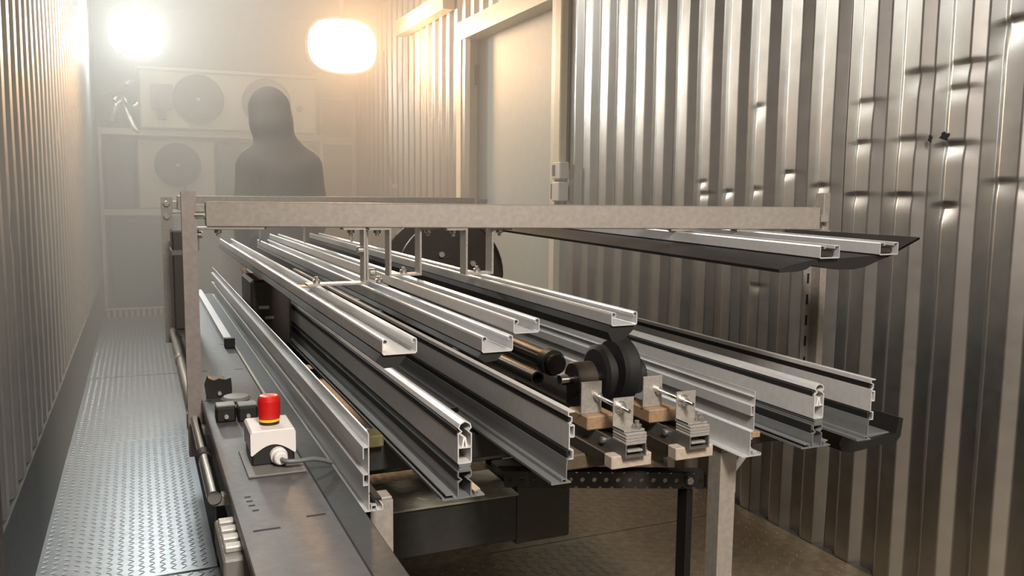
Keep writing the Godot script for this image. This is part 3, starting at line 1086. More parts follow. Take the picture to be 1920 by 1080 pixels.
	b.lathe(Vector3(0, 0.30, 0.12), Vector3(0, 0, -1), [V(0, 0), V(0.20, 0), V(0.207, 0.006), V(0.207, 0.02), V(0.14, 0.024), V(0.14, 0.20), V(0.207, 0.204), V(0.207, 0.22), V(0, 0.224)], 44)
	part("reel", b, M.brown_machine, m)
	b = MB.new()
	b.cyl(Vector3(0, 0.30, 0.12), Vector3(0, 0.30, 0.15), 0.04, 20)
	part("hub", b, M.black_iron, m)
	for i in 4:
		b = MB.new()
		var a := TAU * i / 4 + 0.5
		b.hex(Vector3(cos(a) * 0.09, 0.30 + sin(a) * 0.09, 0.12), Vector3(cos(a) * 0.09, 0.30 + sin(a) * 0.09, 0.132), 0.012)
		part("bolt", b, M.bracket_steel, m)
	b = MB.new()
	b.prism(PackedVector2Array([V(-0.13, 0), V(0.13, 0), V(0.05, 0.32), V(-0.05, 0.32)]), Vector3(0, 0, -0.11), Vector3.RIGHT, Vector3.UP, Vector3(0, 0, -0.02))
	part("stand", b, M.frame_paint, m)

# ---------------------------------------------------------------- frames with hangers
func nut(c: Vector3, up: Vector3, parent: Node) -> void:
	var b := MB.new()
	b.hex(c, c + up * 0.009, 0.0095)
	b.cyl(c + up * 0.009, c + up * 0.016, 0.0045, 10)
	part("nut", b, M.zinc, parent)

func bolt_head(a: Vector3, to: Vector3, r: float, parent: Node) -> void:
	var b := MB.new()
	b.hex(a, to, r)
	part("nut", b, M.zinc, parent)

func front_frame() -> void:
	var b: MB
	var from := Vector3(0.150, 1.189, -2.157)
	var to := Vector3(1.667, 1.187, -1.757)
	var t := thing("front_frame", "grey steel crossbeam on two posts with hanging brackets, spanning the near half of the bench", "frame", Vector3((from.x + to.x) / 2, 0, (from.z + to.z) / 2))
	var base := t.position
	var u := (to - from).normalized()
	var f := Vector3(-u.z, 0, u.x)          # horizontal, square to the beam, away from the camera or towards it
	if f.z < 0.0:
		f = -f
	var o := from - base
	var turn := Basis(u, Vector3.UP, u.cross(Vector3.UP))
	var ln := (to - from).length()
	# box section with an open end
	b = MB.new()
	b.box(o + u * ln / 2, Vector3(ln, 0.060, 0.040), 0.0025, turn)
	part("crossbeam", b, M.strut_steel, t)
	b = MB.new()
	b.box(o + u * 0.0 - u * 0.001, Vector3(0.002, 0.052, 0.032), 0.0, turn)
	b.box(o + u * (ln + 0.001), Vector3(0.002, 0.052, 0.032), 0.0, turn)
	part("end_opening", b, M.black_iron, t)
	# left post: plain strut
	b = MB.new()
	b.wall([V(6, 28), V(0, 28), V(0, 0), V(31, 0), V(31, 28), V(25, 28)], 2.5, Vector3(0.0935, 0.60, -2.145) - base, Vector3(0, 0.643, 0), Vector3(1, 0, 0), Vector3(0, 0, -1))
	part("post", b, M.post_steel, t)
	b = MB.new()
	b.span(Vector3(0.09, 0.66, -2.20) - base, Vector3(0.142, 0.70, -2.174) - base, 0.002)
	part("post_clamp", b, M.bracket_steel, t)
	# right post: slotted upright, narrow face to the camera
	var pr := Vector3(1.690, 0.0, -1.755) - base
	b = MB.new()
	b.span(pr + Vector3(-0.002, 0.62, -0.035), pr + Vector3(0.020, 1.255, 0.0), 0.002)
	var post := part("post", b, M.strut_steel, t)
	b = MB.new()
	b.span(pr + Vector3(-0.030, 0.62, -0.037), pr + Vector3(-0.002, 1.145, -0.033), 0.001)
	part("post_flange", b, M.bracket_steel, post)
	for i in 8:
		b = MB.new()
		b.span(pr + Vector3(-0.018, 0.66 + i * 0.058, -0.0335), pr + Vector3(-0.011, 0.688 + i * 0.058, -0.0325), 0.0)
		part("post_slot", b, M.stain, post)
	# joint between beam and posts
	b = MB.new()
	b.box(o + u * 0.055 - Vector3(0, 0.0335, 0), Vector3(0.16, 0.006, 0.04), 0.001, turn)
	b.box(o - u * 0.026 - Vector3(0, 0.060, 0), Vector3(0.005, 0.058, 0.04), 0.001, turn)
	part("corner_bracket", b, M.bracket_steel, t)
	nut(o + u * 0.024 - Vector3(0, 0.0365, 0), Vector3.DOWN, t)
	bolt_head(o - u * 0.024 + Vector3(0, -0.05, 0), o - u * 0.012 + Vector3(0, -0.05, 0), 0.009, t)
	bolt_head(o - u * 0.028 + Vector3(0, -0.002, 0.014), o - u * 0.004 + Vector3(0, -0.002, 0.014), 0.011, t)
	b = MB.new()
	b.box(o - u * 0.014 + Vector3(0, 0.012, 0), Vector3(0.03, 0.022, 0.03), 0.002, turn)
	part("beam_lug", b, M.bracket_steel, t)
	b = MB.new()
	b.box(o + u * (ln - 0.03) - Vector3(0, 0.0335, 0), Vector3(0.12, 0.006, 0.04), 0.001, turn)
	b.box(o + u * (ln + 0.014), Vector3(0.026, 0.02, 0.03), 0.002, turn)
	part("corner_bracket", b, M.bracket_steel, t)
	# hangers: folded flat straps. s is the distance along the beam, d the drop
	var drop_top := -30.0
	var x1 := 367.0
	var x2 := 429.0
	var x3 := 507.0
	var x4 := 618.0
	var x5 := 688.0
	var hang := func(at_: float, pts: Array, wide: float, off: float) -> MB:
		var m := MB.new()
		m.wall(pts, 5.0, o + u * at_ * 0.001 + Vector3(0, 0, wide / 2 - off), Vector3(0, 0, -wide))
		return m
	# long-armed bracket to the leftmost rail
	var h1: MB = hang.call(x1, [V(-52, drop_top - 2.5), V(0, drop_top - 2.5), V(0, -167), V(-140, -167)], 0.042, 0.0)
	var hm := part("hanger", h1, M.bracket_steel, t)
	var at1 := o + u * x1 * 0.001
	nut(at1 + Vector3(-0.03, (drop_top - 5) * 0.001, 0), Vector3.DOWN, hm)
	nut(at1 + Vector3(-0.115, -0.1645, 0), Vector3.UP, hm)
	# second strap back to back, carrying the second rail
	h1 = hang.call(x1, [V(10, -36), V(12, -160), V(62, -178)], 0.03, 0.012)
	hm = part("hanger", h1, M.bracket_steel, t)
	bolt_head(at1 + Vector3(-0.003, -0.085, 0.012), at1 + Vector3(-0.018, -0.085, 0.012), 0.010, hm)
	bolt_head(at1 + Vector3(0.014, -0.14, 0.012), at1 + Vector3(0.028, -0.14, 0.012), 0.010, hm)
	nut(at1 + Vector3(0.04, -0.168, 0), Vector3.UP, hm)
	# two U hangers over the third and fourth rails
	for q in [[x2, x3 - x2, -147.0], [x4, x5 - x4, -144.0]]:
		var w: float = q[1]
		var dp: float = q[2]
		h1 = hang.call(q[0], [V(-52, drop_top - 2.5), V(0, drop_top - 2.5), V(0, dp), V(w, dp), V(w, drop_top - 2.5), V(w + 54, drop_top - 2.5)], 0.042, 0.0)
		hm = part("hanger", h1, M.bracket_steel, t)
		var c := o + u * float(q[0]) * 0.001
		nut(c + Vector3(-0.028, (drop_top - 5) * 0.001, 0), Vector3.DOWN, hm)
		nut(c + Vector3((w + 26) * 0.001, (drop_top - 5) * 0.001, 0), Vector3.DOWN, hm)
		nut(c + Vector3(w * 0.0005, (dp + 2.5) * 0.001, 0), Vector3.UP, hm)
	# clips of the right-hand upper rails
	for s in [1.18, 1.36]:
		b = MB.new()
		b.box(o + u * s - Vector3(0, 0.0325, 0), Vector3(0.05, 0.005, 0.036), 0.001, turn)
		part("rail_clip", b, M.bracket_steel, t)

func rear_frame() -> void:
	var t := thing("rear_frame", "second grey crossbeam and posts farther along the bench, half hidden by the front beam", "frame", Vector3(0.75, 0, -3.6))
	var b := MB.new()
	b.span(Vector3(-0.61, 1.165, -0.02), Vector3(0.640, 1.221, 0.02), 0.002)
	part("crossbeam", b, M.strut_steel, t)
	for x in [-0.668, 0.66]:
		b = MB.new()
		b.wall([V(6, 28), V(0, 28), V(0, 0), V(40, 0), V(40, 28), V(34, 28)], 2.5, Vector3(x, 0.64, 0.02), Vector3(0, 0.575, 0), Vector3(1, 0, 0), Vector3(0, 0, -1))
		part("post", b, M.strut_steel, t)
	b = MB.new()
	b.span(Vector3(-0.64, 1.15, -0.015), Vector3(-0.56, 1.158, 0.015), 0.002)
	b.span(Vector3(-0.63, 1.17, -0.012), Vector3(-0.61, 1.20, 0.012), 0.002)
	part("corner_bracket", b, M.bracket_steel, t)
	bolt_head(Vector3(-0.65, 1.19, 0.02), Vector3(-0.65, 1.19, 0.036), 0.012, t)
	bolt_head(Vector3(-0.65, 1.14, 0.02), Vector3(-0.65, 1.14, 0.036), 0.012, t)
	for x in [-0.30, -0.12, 0.08, 0.30]:
		b = MB.new()
		b.span(Vector3(x, 1.03, -0.015), Vector3(x + 0.005, 1.165, 0.015), 0.001)
		part("hanger", b, M.bracket_steel, t)

# ---------------------------------------------------------------- aluminium profiles on the bench
func profile_thing(called: String, label: String, x: float, y: float, z: float, length: float, walls: Array, th: float, m: Material, group: String) -> Node3D:
	var t := thing(called, label, "aluminium profile", Vector3(x, y, z - length / 2), group)
	var b := MB.new()
	for w in walls:
		b.wall(w, th, Vector3(0, 0, length / 2), Vector3(0, 0, -length))
	part("extrusion", b, m, t)
	return t

func profiles() -> void:
	var grp := "aluminium profiles lying on the test bench"
	var b: MB
	var y := 0.7215
	var z := -1.33
	# ribbed sections
	var rib := [[V(-11, 137), V(-8, 131), V(-8, 1)], [V(-8, 109), V(-17, 109), V(-17, 90)], [V(-17, 63), V(-8, 63)], [V(-17, 63), V(-17, 45), V(-8, 45)], [V(-19, 0), V(15, 0)], [V(-4, 0), V(-4, 9), V(4, 9), V(4, 0)], [V(15, 0), V(15, 8)], [V(-19, 0), V(-19, 5)]]
	var t := profile_thing("ribbed_profile", "bright ribbed aluminium profile, leftmost on the bench beside the red button box", 0.34, y, z, 3.15, rib, 1.8, M.bright_aluminium, grp)
	b = MB.new()
	b.wall([V(-7, 32), V(0, 20), V(13, 18)], 4.0, Vector3(0, 0, 1.575), Vector3(0, 0, -3.15))
	part("gasket", b, M.black_rubber, t)
	# hollow sections
	var hollow := [[V(-7.5, 62), V(-7.5, 113), V(-1.5, 118), V(-7, 124), V(-4.5, 131), V(3, 135), V(6, 135), V(13.5, 131), V(16, 124), V(10.5, 118), V(16.5, 113), V(16.5, 62)],
		[V(-7, 89), V(16, 89)], [V(-7.5, 62), V(16.5, 62)]]
	var hollow_low := [[V(-7.5, 0), V(-7.5, 28), V(-1, 33), V(-7.5, 38), V(-7.5, 47), V(16.5, 47), V(16.5, 38), V(10, 33), V(16.5, 28), V(16.5, 0)],
		[V(-36, 0), V(42, 0)], [V(-36, 0), V(-36, 5)], [V(-30, 8), V(-16, 8), V(-16, 0)], [V(24, 0), V(24, 8), V(34, 11)]]
	var hx := [0.496, 1.2885]
	var says := ["hollow box-section aluminium profile with a round head, second from the left on the bench", "hollow box-section aluminium profile with a round head, second from the right on the bench"]
	for i in 2:
		t = profile_thing("box_profile", says[i], hx[i], y, z, 3.1, hollow, 2.0, M.aluminium, grp)
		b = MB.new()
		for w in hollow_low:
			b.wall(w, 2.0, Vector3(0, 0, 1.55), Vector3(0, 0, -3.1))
		part("shaded_lower_half", b, M.shaded_aluminium, t)  # shade on the lower half is painted as darker metal
		b = MB.new()
		b.prism(PackedVector2Array([V(-0.0065, 0.048), V(0.0155, 0.048), V(0.0155, 0.053), V(0.012, 0.0545), V(0.0155, 0.056), V(0.0155, 0.061), V(-0.0065, 0.061), V(-0.0065, 0.056), V(-0.003, 0.0545), V(-0.0065, 0.053)]), Vector3(0, 0, 1.551), Vector3.RIGHT, Vector3.UP, Vector3(0, 0, -3.1))
		part("thermal_break", b, M.grey_plastic, t)
		b = MB.new()
		b.prism(PackedVector2Array([V(-0.001, 0.090), V(0.0025, 0.090), V(0.0045, 0.103), V(0.0065, 0.090), V(0.010, 0.090), V(0.007, 0.107), V(0.002, 0.107)]), Vector3(0, 0, 1.549), Vector3.RIGHT, Vector3.UP, Vector3(0, 0, -3.1))
		part("inner_clip", b, M.white_plastic, t)
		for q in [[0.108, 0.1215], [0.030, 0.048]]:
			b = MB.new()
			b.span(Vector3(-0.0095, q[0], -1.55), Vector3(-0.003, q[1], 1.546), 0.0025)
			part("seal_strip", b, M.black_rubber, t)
	# single-web sections
	var web := [[V(19, 132), V(6, 132), V(6, 125), V(13, 122), V(13, 114), V(8.5, 110), V(8.5, 62)], [V(8.5, 106), V(18, 106), V(18, 85), V(8.5, 85)], [V(9, 60), V(16.5, 60), V(16.5, 44), V(7, 44)]]
	var web_low := [[V(8.5, 62), V(13, 58), V(13, 48), V(5, 44), V(4, 30), V(4, 1)], [V(-26, 0), V(14, 0)], [V(-26, 0), V(-26, 5)], [V(-5, 0), V(-5, 7), V(3, 7)]]
	for i in 2:
		t = profile_thing("web_profile", ["flat single-web aluminium profile with a hooked edge, third from the left on the bench", "flat single-web aluminium profile with a hooked edge, rightmost on the bench"][i], [0.695, 1.432][i], y, z, 3.0, web, 2.0, M.aluminium, grp)
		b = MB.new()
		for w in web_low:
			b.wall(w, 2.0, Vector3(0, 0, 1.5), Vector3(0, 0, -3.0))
		part("shaded_lower_half", b, M.shaded_aluminium, t)  # lower half darker, its shade put into the colour
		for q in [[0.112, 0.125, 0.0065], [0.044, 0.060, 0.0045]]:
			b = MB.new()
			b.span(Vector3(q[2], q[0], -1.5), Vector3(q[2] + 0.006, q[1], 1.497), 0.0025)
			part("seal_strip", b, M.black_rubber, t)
	# stepped ribbed section behind the clamp jigs
	var stepped := [[V(10, 134), V(10, 53), V(3, 50), V(3, 1)], [V(4, 123), V(10, 123)], [V(10, 104), V(2, 104), V(2, 85), V(10, 85)], [V(3, 36), V(8, 36)], [V(-17, 0), V(31, 0)], [V(12, 0), V(12, 8), V(20, 8)], [V(31, 0), V(31, 5)]]
	t = profile_thing("stepped_profile", "bright stepped aluminium profile emerging right of the two clamp jigs", 1.114, y, z, 3.05, stepped, 1.8, M.bright_aluminium, grp)
	b = MB.new()
	b.span(Vector3(0.012, 0.034, 1.50), Vector3(0.036, 0.046, 1.515), 0.001)
	part("spacer", b, M.tan_block, t)
	# black trough at the right edge
	t = thing("black_trough", "black shallow rubber channel sticking out at the far right of the bench", "rubber channel", Vector3(1.555, 0.66, -2.2))
	b = MB.new()
	b.prism(PackedVector2Array([V(-0.098, 0.022), V(-0.088, 0.002), V(-0.062, -0.005), V(0.085, 0.008), V(0.096, 0.018), V(0.101, 0.062), V(0.088, 0.065), V(0.080, 0.026), V(-0.03, 0.016), V(-0.048, 0.024), V(-0.05, 0.042), V(-0.085, 0.043)]), Vector3(0, 0, 0.77), Vector3.RIGHT, Vector3.UP, Vector3(0, 0, -1.6))
	part("channel", b, M.black_rubber, t)
	b = MB.new()
	b.span(Vector3(-0.028, 0.018, -0.8), Vector3(0.076, 0.0275, 0.755), 0.002)
	part("lit_floor_strip", b, M.grey_plastic, t)  # light on the trough floor, painted as a paler grey strip

# ---------------------------------------------------------------- upper rails
func rails() -> void:
	var b: MB
	var open := func(w: float, h: float) -> Array:
		return [[V(5.5, h - 8), V(8.5, h - 6), V(9, h - 3), V(7, h - 0.8), V(4, h), V(1.6, h - 1.2), V(0.8, h - 4), V(0.8, 3), V(3, 0.8), V(w - 3, 0.8), V(w - 0.8, 3), V(w - 0.8, h - 4), V(w - 1.6, h - 1.2), V(w - 4, h), V(w - 7, h - 0.8), V(w - 9, h - 3), V(w - 8.5, h - 6), V(w - 5.5, h - 8)]]
	var spec := [
		[0.356, 0.982, 59.0, 26.0, "grey open channel rail hung lowest at the left, its bracket arm reaching left", [V(-0.002, 0.0), V(0.045, 0.0), V(0.028, -0.022), V(0.004, -0.023), V(-0.010, -0.010)]],
		[0.531, 0.974, 58.0, 28.0, "grey open channel rail hung second from the left, touching a narrower one", [V(0.0, 0.0), V(0.045, 0.0), V(0.03, -0.016), V(0.008, -0.018), V(-0.006, -0.008)]],
		[0.590, 1.004, 50.0, 25.0, "narrower grey channel rail stepped up against the second hanging rail", []],
		[0.786, 1.0065, 55.0, 25.0, "grey channel rail hung under the rightmost bracket, alone over the dark rollers", [V(0.0, 0.0), V(0.05, 0.0), V(0.05, -0.01), V(0.03, -0.027), V(0.006, -0.03), V(-0.004, -0.012)]]]
	for i in 4:
		var s: Array = spec[i]
		var ln := 3.0
		var t := thing("channel_rail", s[4], "rail", Vector3(s[0], s[1], -1.33 - ln / 2), "channel rails hung from the crossbeam")
		b = MB.new()
		for w in open.call(s[2], s[3]):
			b.wall(w, 1.8, Vector3(0, 0, ln / 2), Vector3(0, 0, -ln))
		part("channel", b, M.bright_aluminium if i > 0 else M.aluminium, t)
		# short sleeve joint
		b = MB.new()
		b.span(Vector3(0.010, 0.0025, 0.55 - 0.1 * i), Vector3((s[2] - 10) * 0.001, s[3] * 0.0006, 0.60 - 0.1 * i), 0.002)
		part("slide_nut", b, M.zinc, t)
		if s[5].size():
			b = MB.new()
			b.prism(PackedVector2Array(s[5]), Vector3(0, 0, ln / 2 - 0.005), Vector3.RIGHT, Vector3.UP, Vector3(0, 0, -ln + 0.02))
			part("rubber_strip", b, M.black_rubber, t)
	# the two rails bolted right under the beam and the black sheet they carry
	var tilt := Vector3(0, 0.011, -1.0).normalized()
	for i in 2:
		var x: float = [1.275, 1.440][i]
		var yy: float = [1.120, 1.124][i]
		var t := thing("slotted_rail", ["silver slotted rail directly under the crossbeam, left of the two above the black sheet", "silver slotted rail directly under the crossbeam, right of the two above the black sheet"][i], "rail", Vector3(x, yy, -1.33), "slotted rails over the black sheet")
		b = MB.new()
		b.wall([V(13, 20), V(13, 25.5), V(2, 26), V(0.8, 24), V(0.8, 2), V(2, 0.8), V(51, 0.8), V(52, 2), V(52, 24), V(51, 26), V(39, 25.5), V(39, 20)], 1.8, Vector3.ZERO, tilt * 2.18)
		part("channel", b, M.bright_aluminium, t)
		b = MB.new()
		b.prism(PackedVector2Array([V(0.004, 0.004), V(0.048, 0.004), V(0.048, 0.013), V(0.004, 0.013)]), Vector3(0, 0, -0.012), Vector3.RIGHT, Vector3.UP, tilt * 0.3)
		part("insert", b, M.brown_machine, t)
	var sh := thing("rubber_sheet", "black wavy-edged rubber sheet slung under the two slotted rails at the right", "rubber sheet", Vector3(1.35, 1.09, -1.33))
	b = MB.new()
	var poly := PackedVector2Array([V(-0.170, 0.003), V(-0.124, 0.0035), V(-0.100, 0.008), V(-0.085, 0.016), V(-0.060, 0.012), V(-0.024, 0.0055), V(0.0276, 0.004), V(0.062, 0.009), V(0.123, 0.029), V(0.142, 0.0325), V(0.090, 0.0325), V(-0.020, 0.0285), V(-0.075, 0.0285), V(-0.140, 0.018), V(-0.172, 0.010)])
	b.prism(poly, Vector3(0, 0, -0.01), Vector3.RIGHT, Vector3.UP, tilt * 2.1)
	b.prism(PackedVector2Array([V(0.120, 0.0275), V(0.2145, 0.0655), V(0.2145, 0.070), V(0.150, 0.0445), V(0.142, 0.0325), V(0.130, 0.0322)]), Vector3(0, 0, -0.008), Vector3.RIGHT, Vector3.UP, Vector3(0, 0, -0.405))
	part("sheet", b, M.black_rubber, sh)

# ---------------------------------------------------------------- clamp jigs
func clamps() -> void:
	var b: MB
	var t := thing("clamp_jig", "left one of two clamp jigs with stacked plates and threaded rods at the bench front", "clamp", Vector3(0.856, 0.7215, -1.36), "clamp jigs at the bench front")
	b = MB.new()
	b.span(Vector3(-0.044, 0.0, -0.03), Vector3(0.046, 0.026, 0.0), 0.002)
	part("base_block", b, M.pale_block, t)
	b = MB.new()
	b.span(Vector3(-0.042, 0.0, -0.20), Vector3(0.044, 0.0255, -0.03), 0.002)
	part("shaded_base", b, M.brown_machine, t)  # rear of the base, its shaded side painted dark brown
	# slotted arm: channel open at the top and a slit in its end
	b = MB.new()
	b.wall([V(-22, 50), V(-22, 27), V(-19, 27), V(19, 27), V(22, 27), V(22, 50)], 3.0, Vector3(0, 0, 0.015), Vector3(0, 0, -0.62))
	part("arm", b, M.arm_paint, t)
	b = MB.new()
	b.span(Vector3(-0.017, 0.0345, -0.2), Vector3(0.017, 0.039, 0.013), 0.001)
	part("tongue", b, M.bracket_steel, t)
	for i in 4:
		b = MB.new()
		b.span(Vector3(-0.0235 + 0.0004 * (i % 2), 0.0502 + i * 0.0058, -0.034), Vector3(0.0225 + 0.0005 * (i % 3), 0.0555 + i * 0.0058, 0.016), 0.0008)
		part("packing_plate", b, M.bracket_steel, t)
	# front L bracket
	b = MB.new()
	b.wall([V(30, 75.5), V(-12, 75.5), V(-12, 75.4), V(-13, 131)], 3.0, Vector3(-0.0235, 0, -0.022), Vector3(0.046, 0, 0), Vector3(0, 0, 1), Vector3.UP)
	part("angle_plate", b, M.bracket_steel, t)
	nut(Vector3(0.010, 0.077, 0.0), Vector3.UP, t)
	# rear plate on its tan block
	b = MB.new()
	b.span(Vector3(-0.044, 0.0505, -0.185), Vector3(0.024, 0.080, -0.098), 0.003)
	part("riser_block", b, M.tan_block, t)
	b = MB.new()
	b.span(Vector3(-0.047, 0.080, -0.124), Vector3(0.0, 0.146, -0.120), 0.001)
	part("rear_plate", b, M.bracket_steel, t)
	# rod with nuts
	b = MB.new()
	b.cyl(Vector3(-0.012, 0.116, -0.15), Vector3(-0.008, 0.112, 0.0), 0.0045, 14)
	var rod := part("threaded_rod", b, M.chrome, t)
	bolt_head(Vector3(-0.0115, 0.1155, -0.120), Vector3(-0.0115, 0.1155, -0.110), 0.0095, rod)
	b = MB.new()
	b.hex(Vector3(-0.0085, 0.1125, -0.032), Vector3(-0.0085, 0.1125, -0.020), 0.0095)
	b.lathe(Vector3(-0.0085, 0.1125, -0.0335), Vector3(0, 0, 1), [V(0.0046, 0), V(0.013, 0), V(0.013, 0.002), V(0.0046, 0.002)], 18)
	part("nut", b, M.zinc, rod)
	b = MB.new()
	b.hex(Vector3(-0.0236, 0.040, -0.065), Vector3(-0.031, 0.040, -0.065), 0.007)
	part("side_bolt", b, M.zinc, t)
	var c: Node3D = t.duplicate()
	c.name = numbered("clamp_jig")
	add_child(c)
	c.position = Vector3(1.003, 0.7215, -1.36)
	c.set_meta("label", "right clamp jig of the pair at the bench front, beside the stepped profile")

# ---------------------------------------------------------------- tubes and rollers
func rollers() -> void:
	var b: MB
	var t := thing("steel_tube", "open-ended brown steel tube lying between the third profile and the rollers", "tube", Vector3(0.815, 0.830, -1.70))
	b = MB.new()
	b.pipe(Vector3(0, 0, 0), Vector3(0, 0, -1.6), 0.0165, 0.0125, 24)
	part("tube", b, M.dark_shaft, t)
	b = MB.new()
	b.span(Vector3(-0.02, -0.19, -0.52), Vector3(0.02, -0.0165, -0.48), 0.002)
	part("saddle", b, M.frame_paint, t)
	b = MB.new()
	b.span(Vector3(-0.02, -0.19, -1.32), Vector3(0.02, -0.0165, -1.28), 0.002)
	part("saddle", b, M.frame_paint, t)
	t = thing("drive_shaft", "thick dark glossy shaft running back behind the open tube", "shaft", Vector3(0.915, 0.835, -1.80))
	b = MB.new()
	b.cyl(Vector3(0, 0, 0), Vector3(0, 0, -1.5), 0.026, 28, 0.003)
	part("shaft", b, M.dark_shaft, t)
	b = MB.new()
	b.lathe(Vector3(0, 0, 0.0), Vector3(0, 0, 1), [V(0.026, -0.05), V(0.032, -0.05), V(0.032, -0.02), V(0.026, -0.02)], 24)
	part("collar", b, M.black_iron, t)
	b = MB.new()
	b.span(Vector3(-0.025, -0.195, -0.62), Vector3(0.025, -0.026, -0.55), 0.002)
	part("saddle", b, M.frame_paint, t)
	b = MB.new()
	b.span(Vector3(-0.025, -0.195, -1.42), Vector3(0.025, -0.026, -1.36), 0.002)
	part("saddle", b, M.frame_paint, t)
	t = thing("roller_set", "black twin pulley wheels on a short axle behind the left clamp jig", "rollers", Vector3(1.0, 0.7215, -1.66))
	var ax := Vector3(1, 0, 0)
	b = MB.new()
	b.lathe(Vector3(-0.060, 0.118, 0.0), ax, [V(0, 0), V(0.056, 0), V(0.066, 0.006), V(0.066, 0.02), V(0.05, 0.026), V(0.05, 0.034), V(0.0, 0.034)], 40)
	part("pulley", b, M.black_rubber, t)
	b = MB.new()
	b.lathe(Vector3(-0.024, 0.128, 0.01), ax, [V(0, 0), V(0.066, 0), V(0.074, 0.008), V(0.074, 0.034), V(0.066, 0.042), V(0.0, 0.042)], 44)
	part("wheel", b, M.black_rubber, t)
	b = MB.new()
	b.lathe(Vector3(0.020, 0.108, 0.0), ax, [V(0, 0), V(0.04, 0), V(0.045, 0.006), V(0.045, 0.03), V(0.04, 0.036), V(0.0, 0.036)], 32)
	part("small_wheel", b, M.black_iron, t)
	b = MB.new()
	b.cyl(Vector3(-0.15, 0.11, 0.0), Vector3(0.075, 0.11, 0.0), 0.012, 18)
	part("axle", b, M.chrome, t)
	b = MB.new()
	b.span(Vector3(-0.115, 0.0, -0.035), Vector3(-0.068, 0.085, 0.035), 0.004)
	b.lathe(Vector3(-0.118, 0.11, 0.0), ax, [V(0, 0), V(0.036, 0), V(0.038, 0.003), V(0.038, 0.047), V(0, 0.05)], 26)
	part("bearing_block", b, M.brown_machine, t)
	b = MB.new()
	b.span(Vector3(-0.03, 0.0, -0.03), Vector3(0.06, 0.05, 0.03), 0.004)
	part("yoke", b, M.black_iron, t)

# ---------------------------------------------------------------- emergency stop
func emergency_stop() -> void:
	var b: MB
	var t := thing("emergency_stop", "white button box with a tall red button and yellow ring, on the left deck", "button box", Vector3(0.212, 0.7403, -1.60))
	b = MB.new()
	b.span(Vector3(-0.051, 0.0, -0.075), Vector3(0.051, 0.004, 0.088), 0.001)
	part("base_plate", b, M.locker_paint, t)
	b = MB.new()
	b.span(Vector3(-0.0385, 0.004, -0.063), Vector3(0.0385, 0.060, 0.0345), 0.003)
	part("lower_case", b, M.dark_plastic, t)
	# white cover with the arched lower edge, front and back
	b = MB.new()
	var poly := PackedVector2Array([V(-0.0405, 0.064), V(-0.0405, 0.026)])
	for i in 13:
		var a := i / 12.0
		poly.append(V(lerpf(-0.038, 0.038, a), 0.024 + 0.019 * sin(PI * a)))
	poly.append(V(0.0405, 0.026))
	poly.append(V(0.0405, 0.064))
	poly.append(V(0.037, 0.068))
	poly.append(V(-0.037, 0.068))
	b.prism(poly, Vector3(0, 0, 0.0325), Vector3.RIGHT, Vector3.UP, Vector3(0, 0, 0.005))
	b.prism(poly, Vector3(0, 0, -0.066), Vector3.RIGHT, Vector3.UP, Vector3(0, 0, 0.005))
	b.span(Vector3(-0.0405, 0.030, -0.062), Vector3(-0.0375, 0.066, 0.034), 0.001)
	b.span(Vector3(0.0375, 0.030, -0.062), Vector3(0.0405, 0.066, 0.034), 0.001)
	b.span(Vector3(-0.0395, 0.062, -0.065), Vector3(0.0395, 0.070, 0.0365), 0.003)
	part("cover", b, M.white_plastic, t)
	var ctr := Vector3(0.0, 0.070, -0.012)
	b = MB.new()
	b.lathe(ctr, Vector3.UP, [V(0, 0), V(0.0185, 0), V(0.0185, 0.006), V(0, 0.006)], 28)
	var bt := part("button_base", b, M.dark_plastic, t)
	b = MB.new()
	b.lathe(ctr + Vector3(0, 0.006, 0), Vector3.UP, [V(0, 0), V(0.0192, 0), V(0.0192, 0.0045), V(0, 0.0045)], 28)
	part("button_ring", b, M.yellow_plastic, bt)
	b = MB.new()
	b.lathe(ctr + Vector3(0, 0.0105, 0), Vector3.UP, [V(0, 0), V(0.0193, 0), V(0.0206, 0.01), V(0.0208, 0.034), V(0.0196, 0.040), V(0.0165, 0.0435), V(0.01, 0.045), V(0, 0.0455)], 32)
	part("button_cap", b, M.red_plastic, bt)
	# cable gland and cable
	b = MB.new()
	b.lathe(Vector3(0.008, 0.022, 0.0345), Vector3(0.1, -0.05, 1), [V(0, 0), V(0.0155, 0), V(0.0155, 0.010), V(0.013, 0.013), V(0.0125, 0.024), V(0.010, 0.027), V(0.0, 0.027)], 20)
	part("cable_gland", b, M.white_plastic, t)
	b = MB.new()
	var pts := [Vector3(0.0105, 0.0205, 0.058), Vector3(0.013, 0.02, 0.068), Vector3(0.022, 0.019, 0.074), Vector3(0.04, 0.018, 0.074), Vector3(0.065, 0.017, 0.068), Vector3(0.085, 0.010, 0.06), Vector3(0.104, 0.0, 0.05)]
	b.tube(pts, 0.0042, 10)
	part("cable", b, M.grey_plastic, t)

# ---------------------------------------------------------------- person in the mist
func capsule(p: Vector3, a: Vector3, b: Vector3, ra: float, rb: float) -> float:
	var d := b - a
	var h := clampf((p - a).dot(d) / maxf(d.length_squared(), 1e-8), 0.0, 1.0)
	return (p - a - d * h).length() - lerpf(ra, rb, h)

func field(p: Vector3, bones: Array, k: float) -> float:
	var f := 1e3
	for q in bones:
		var s: Vector3 = q[4] if q.size() > 4 else Vector3.ONE
		var d := capsule(p * s, q[0] * s, q[1] * s, q[2], q[3])
		var h := maxf(k - absf(f - d), 0.0) / k
		f = minf(f, d) - h * h * k * 0.25
	return f

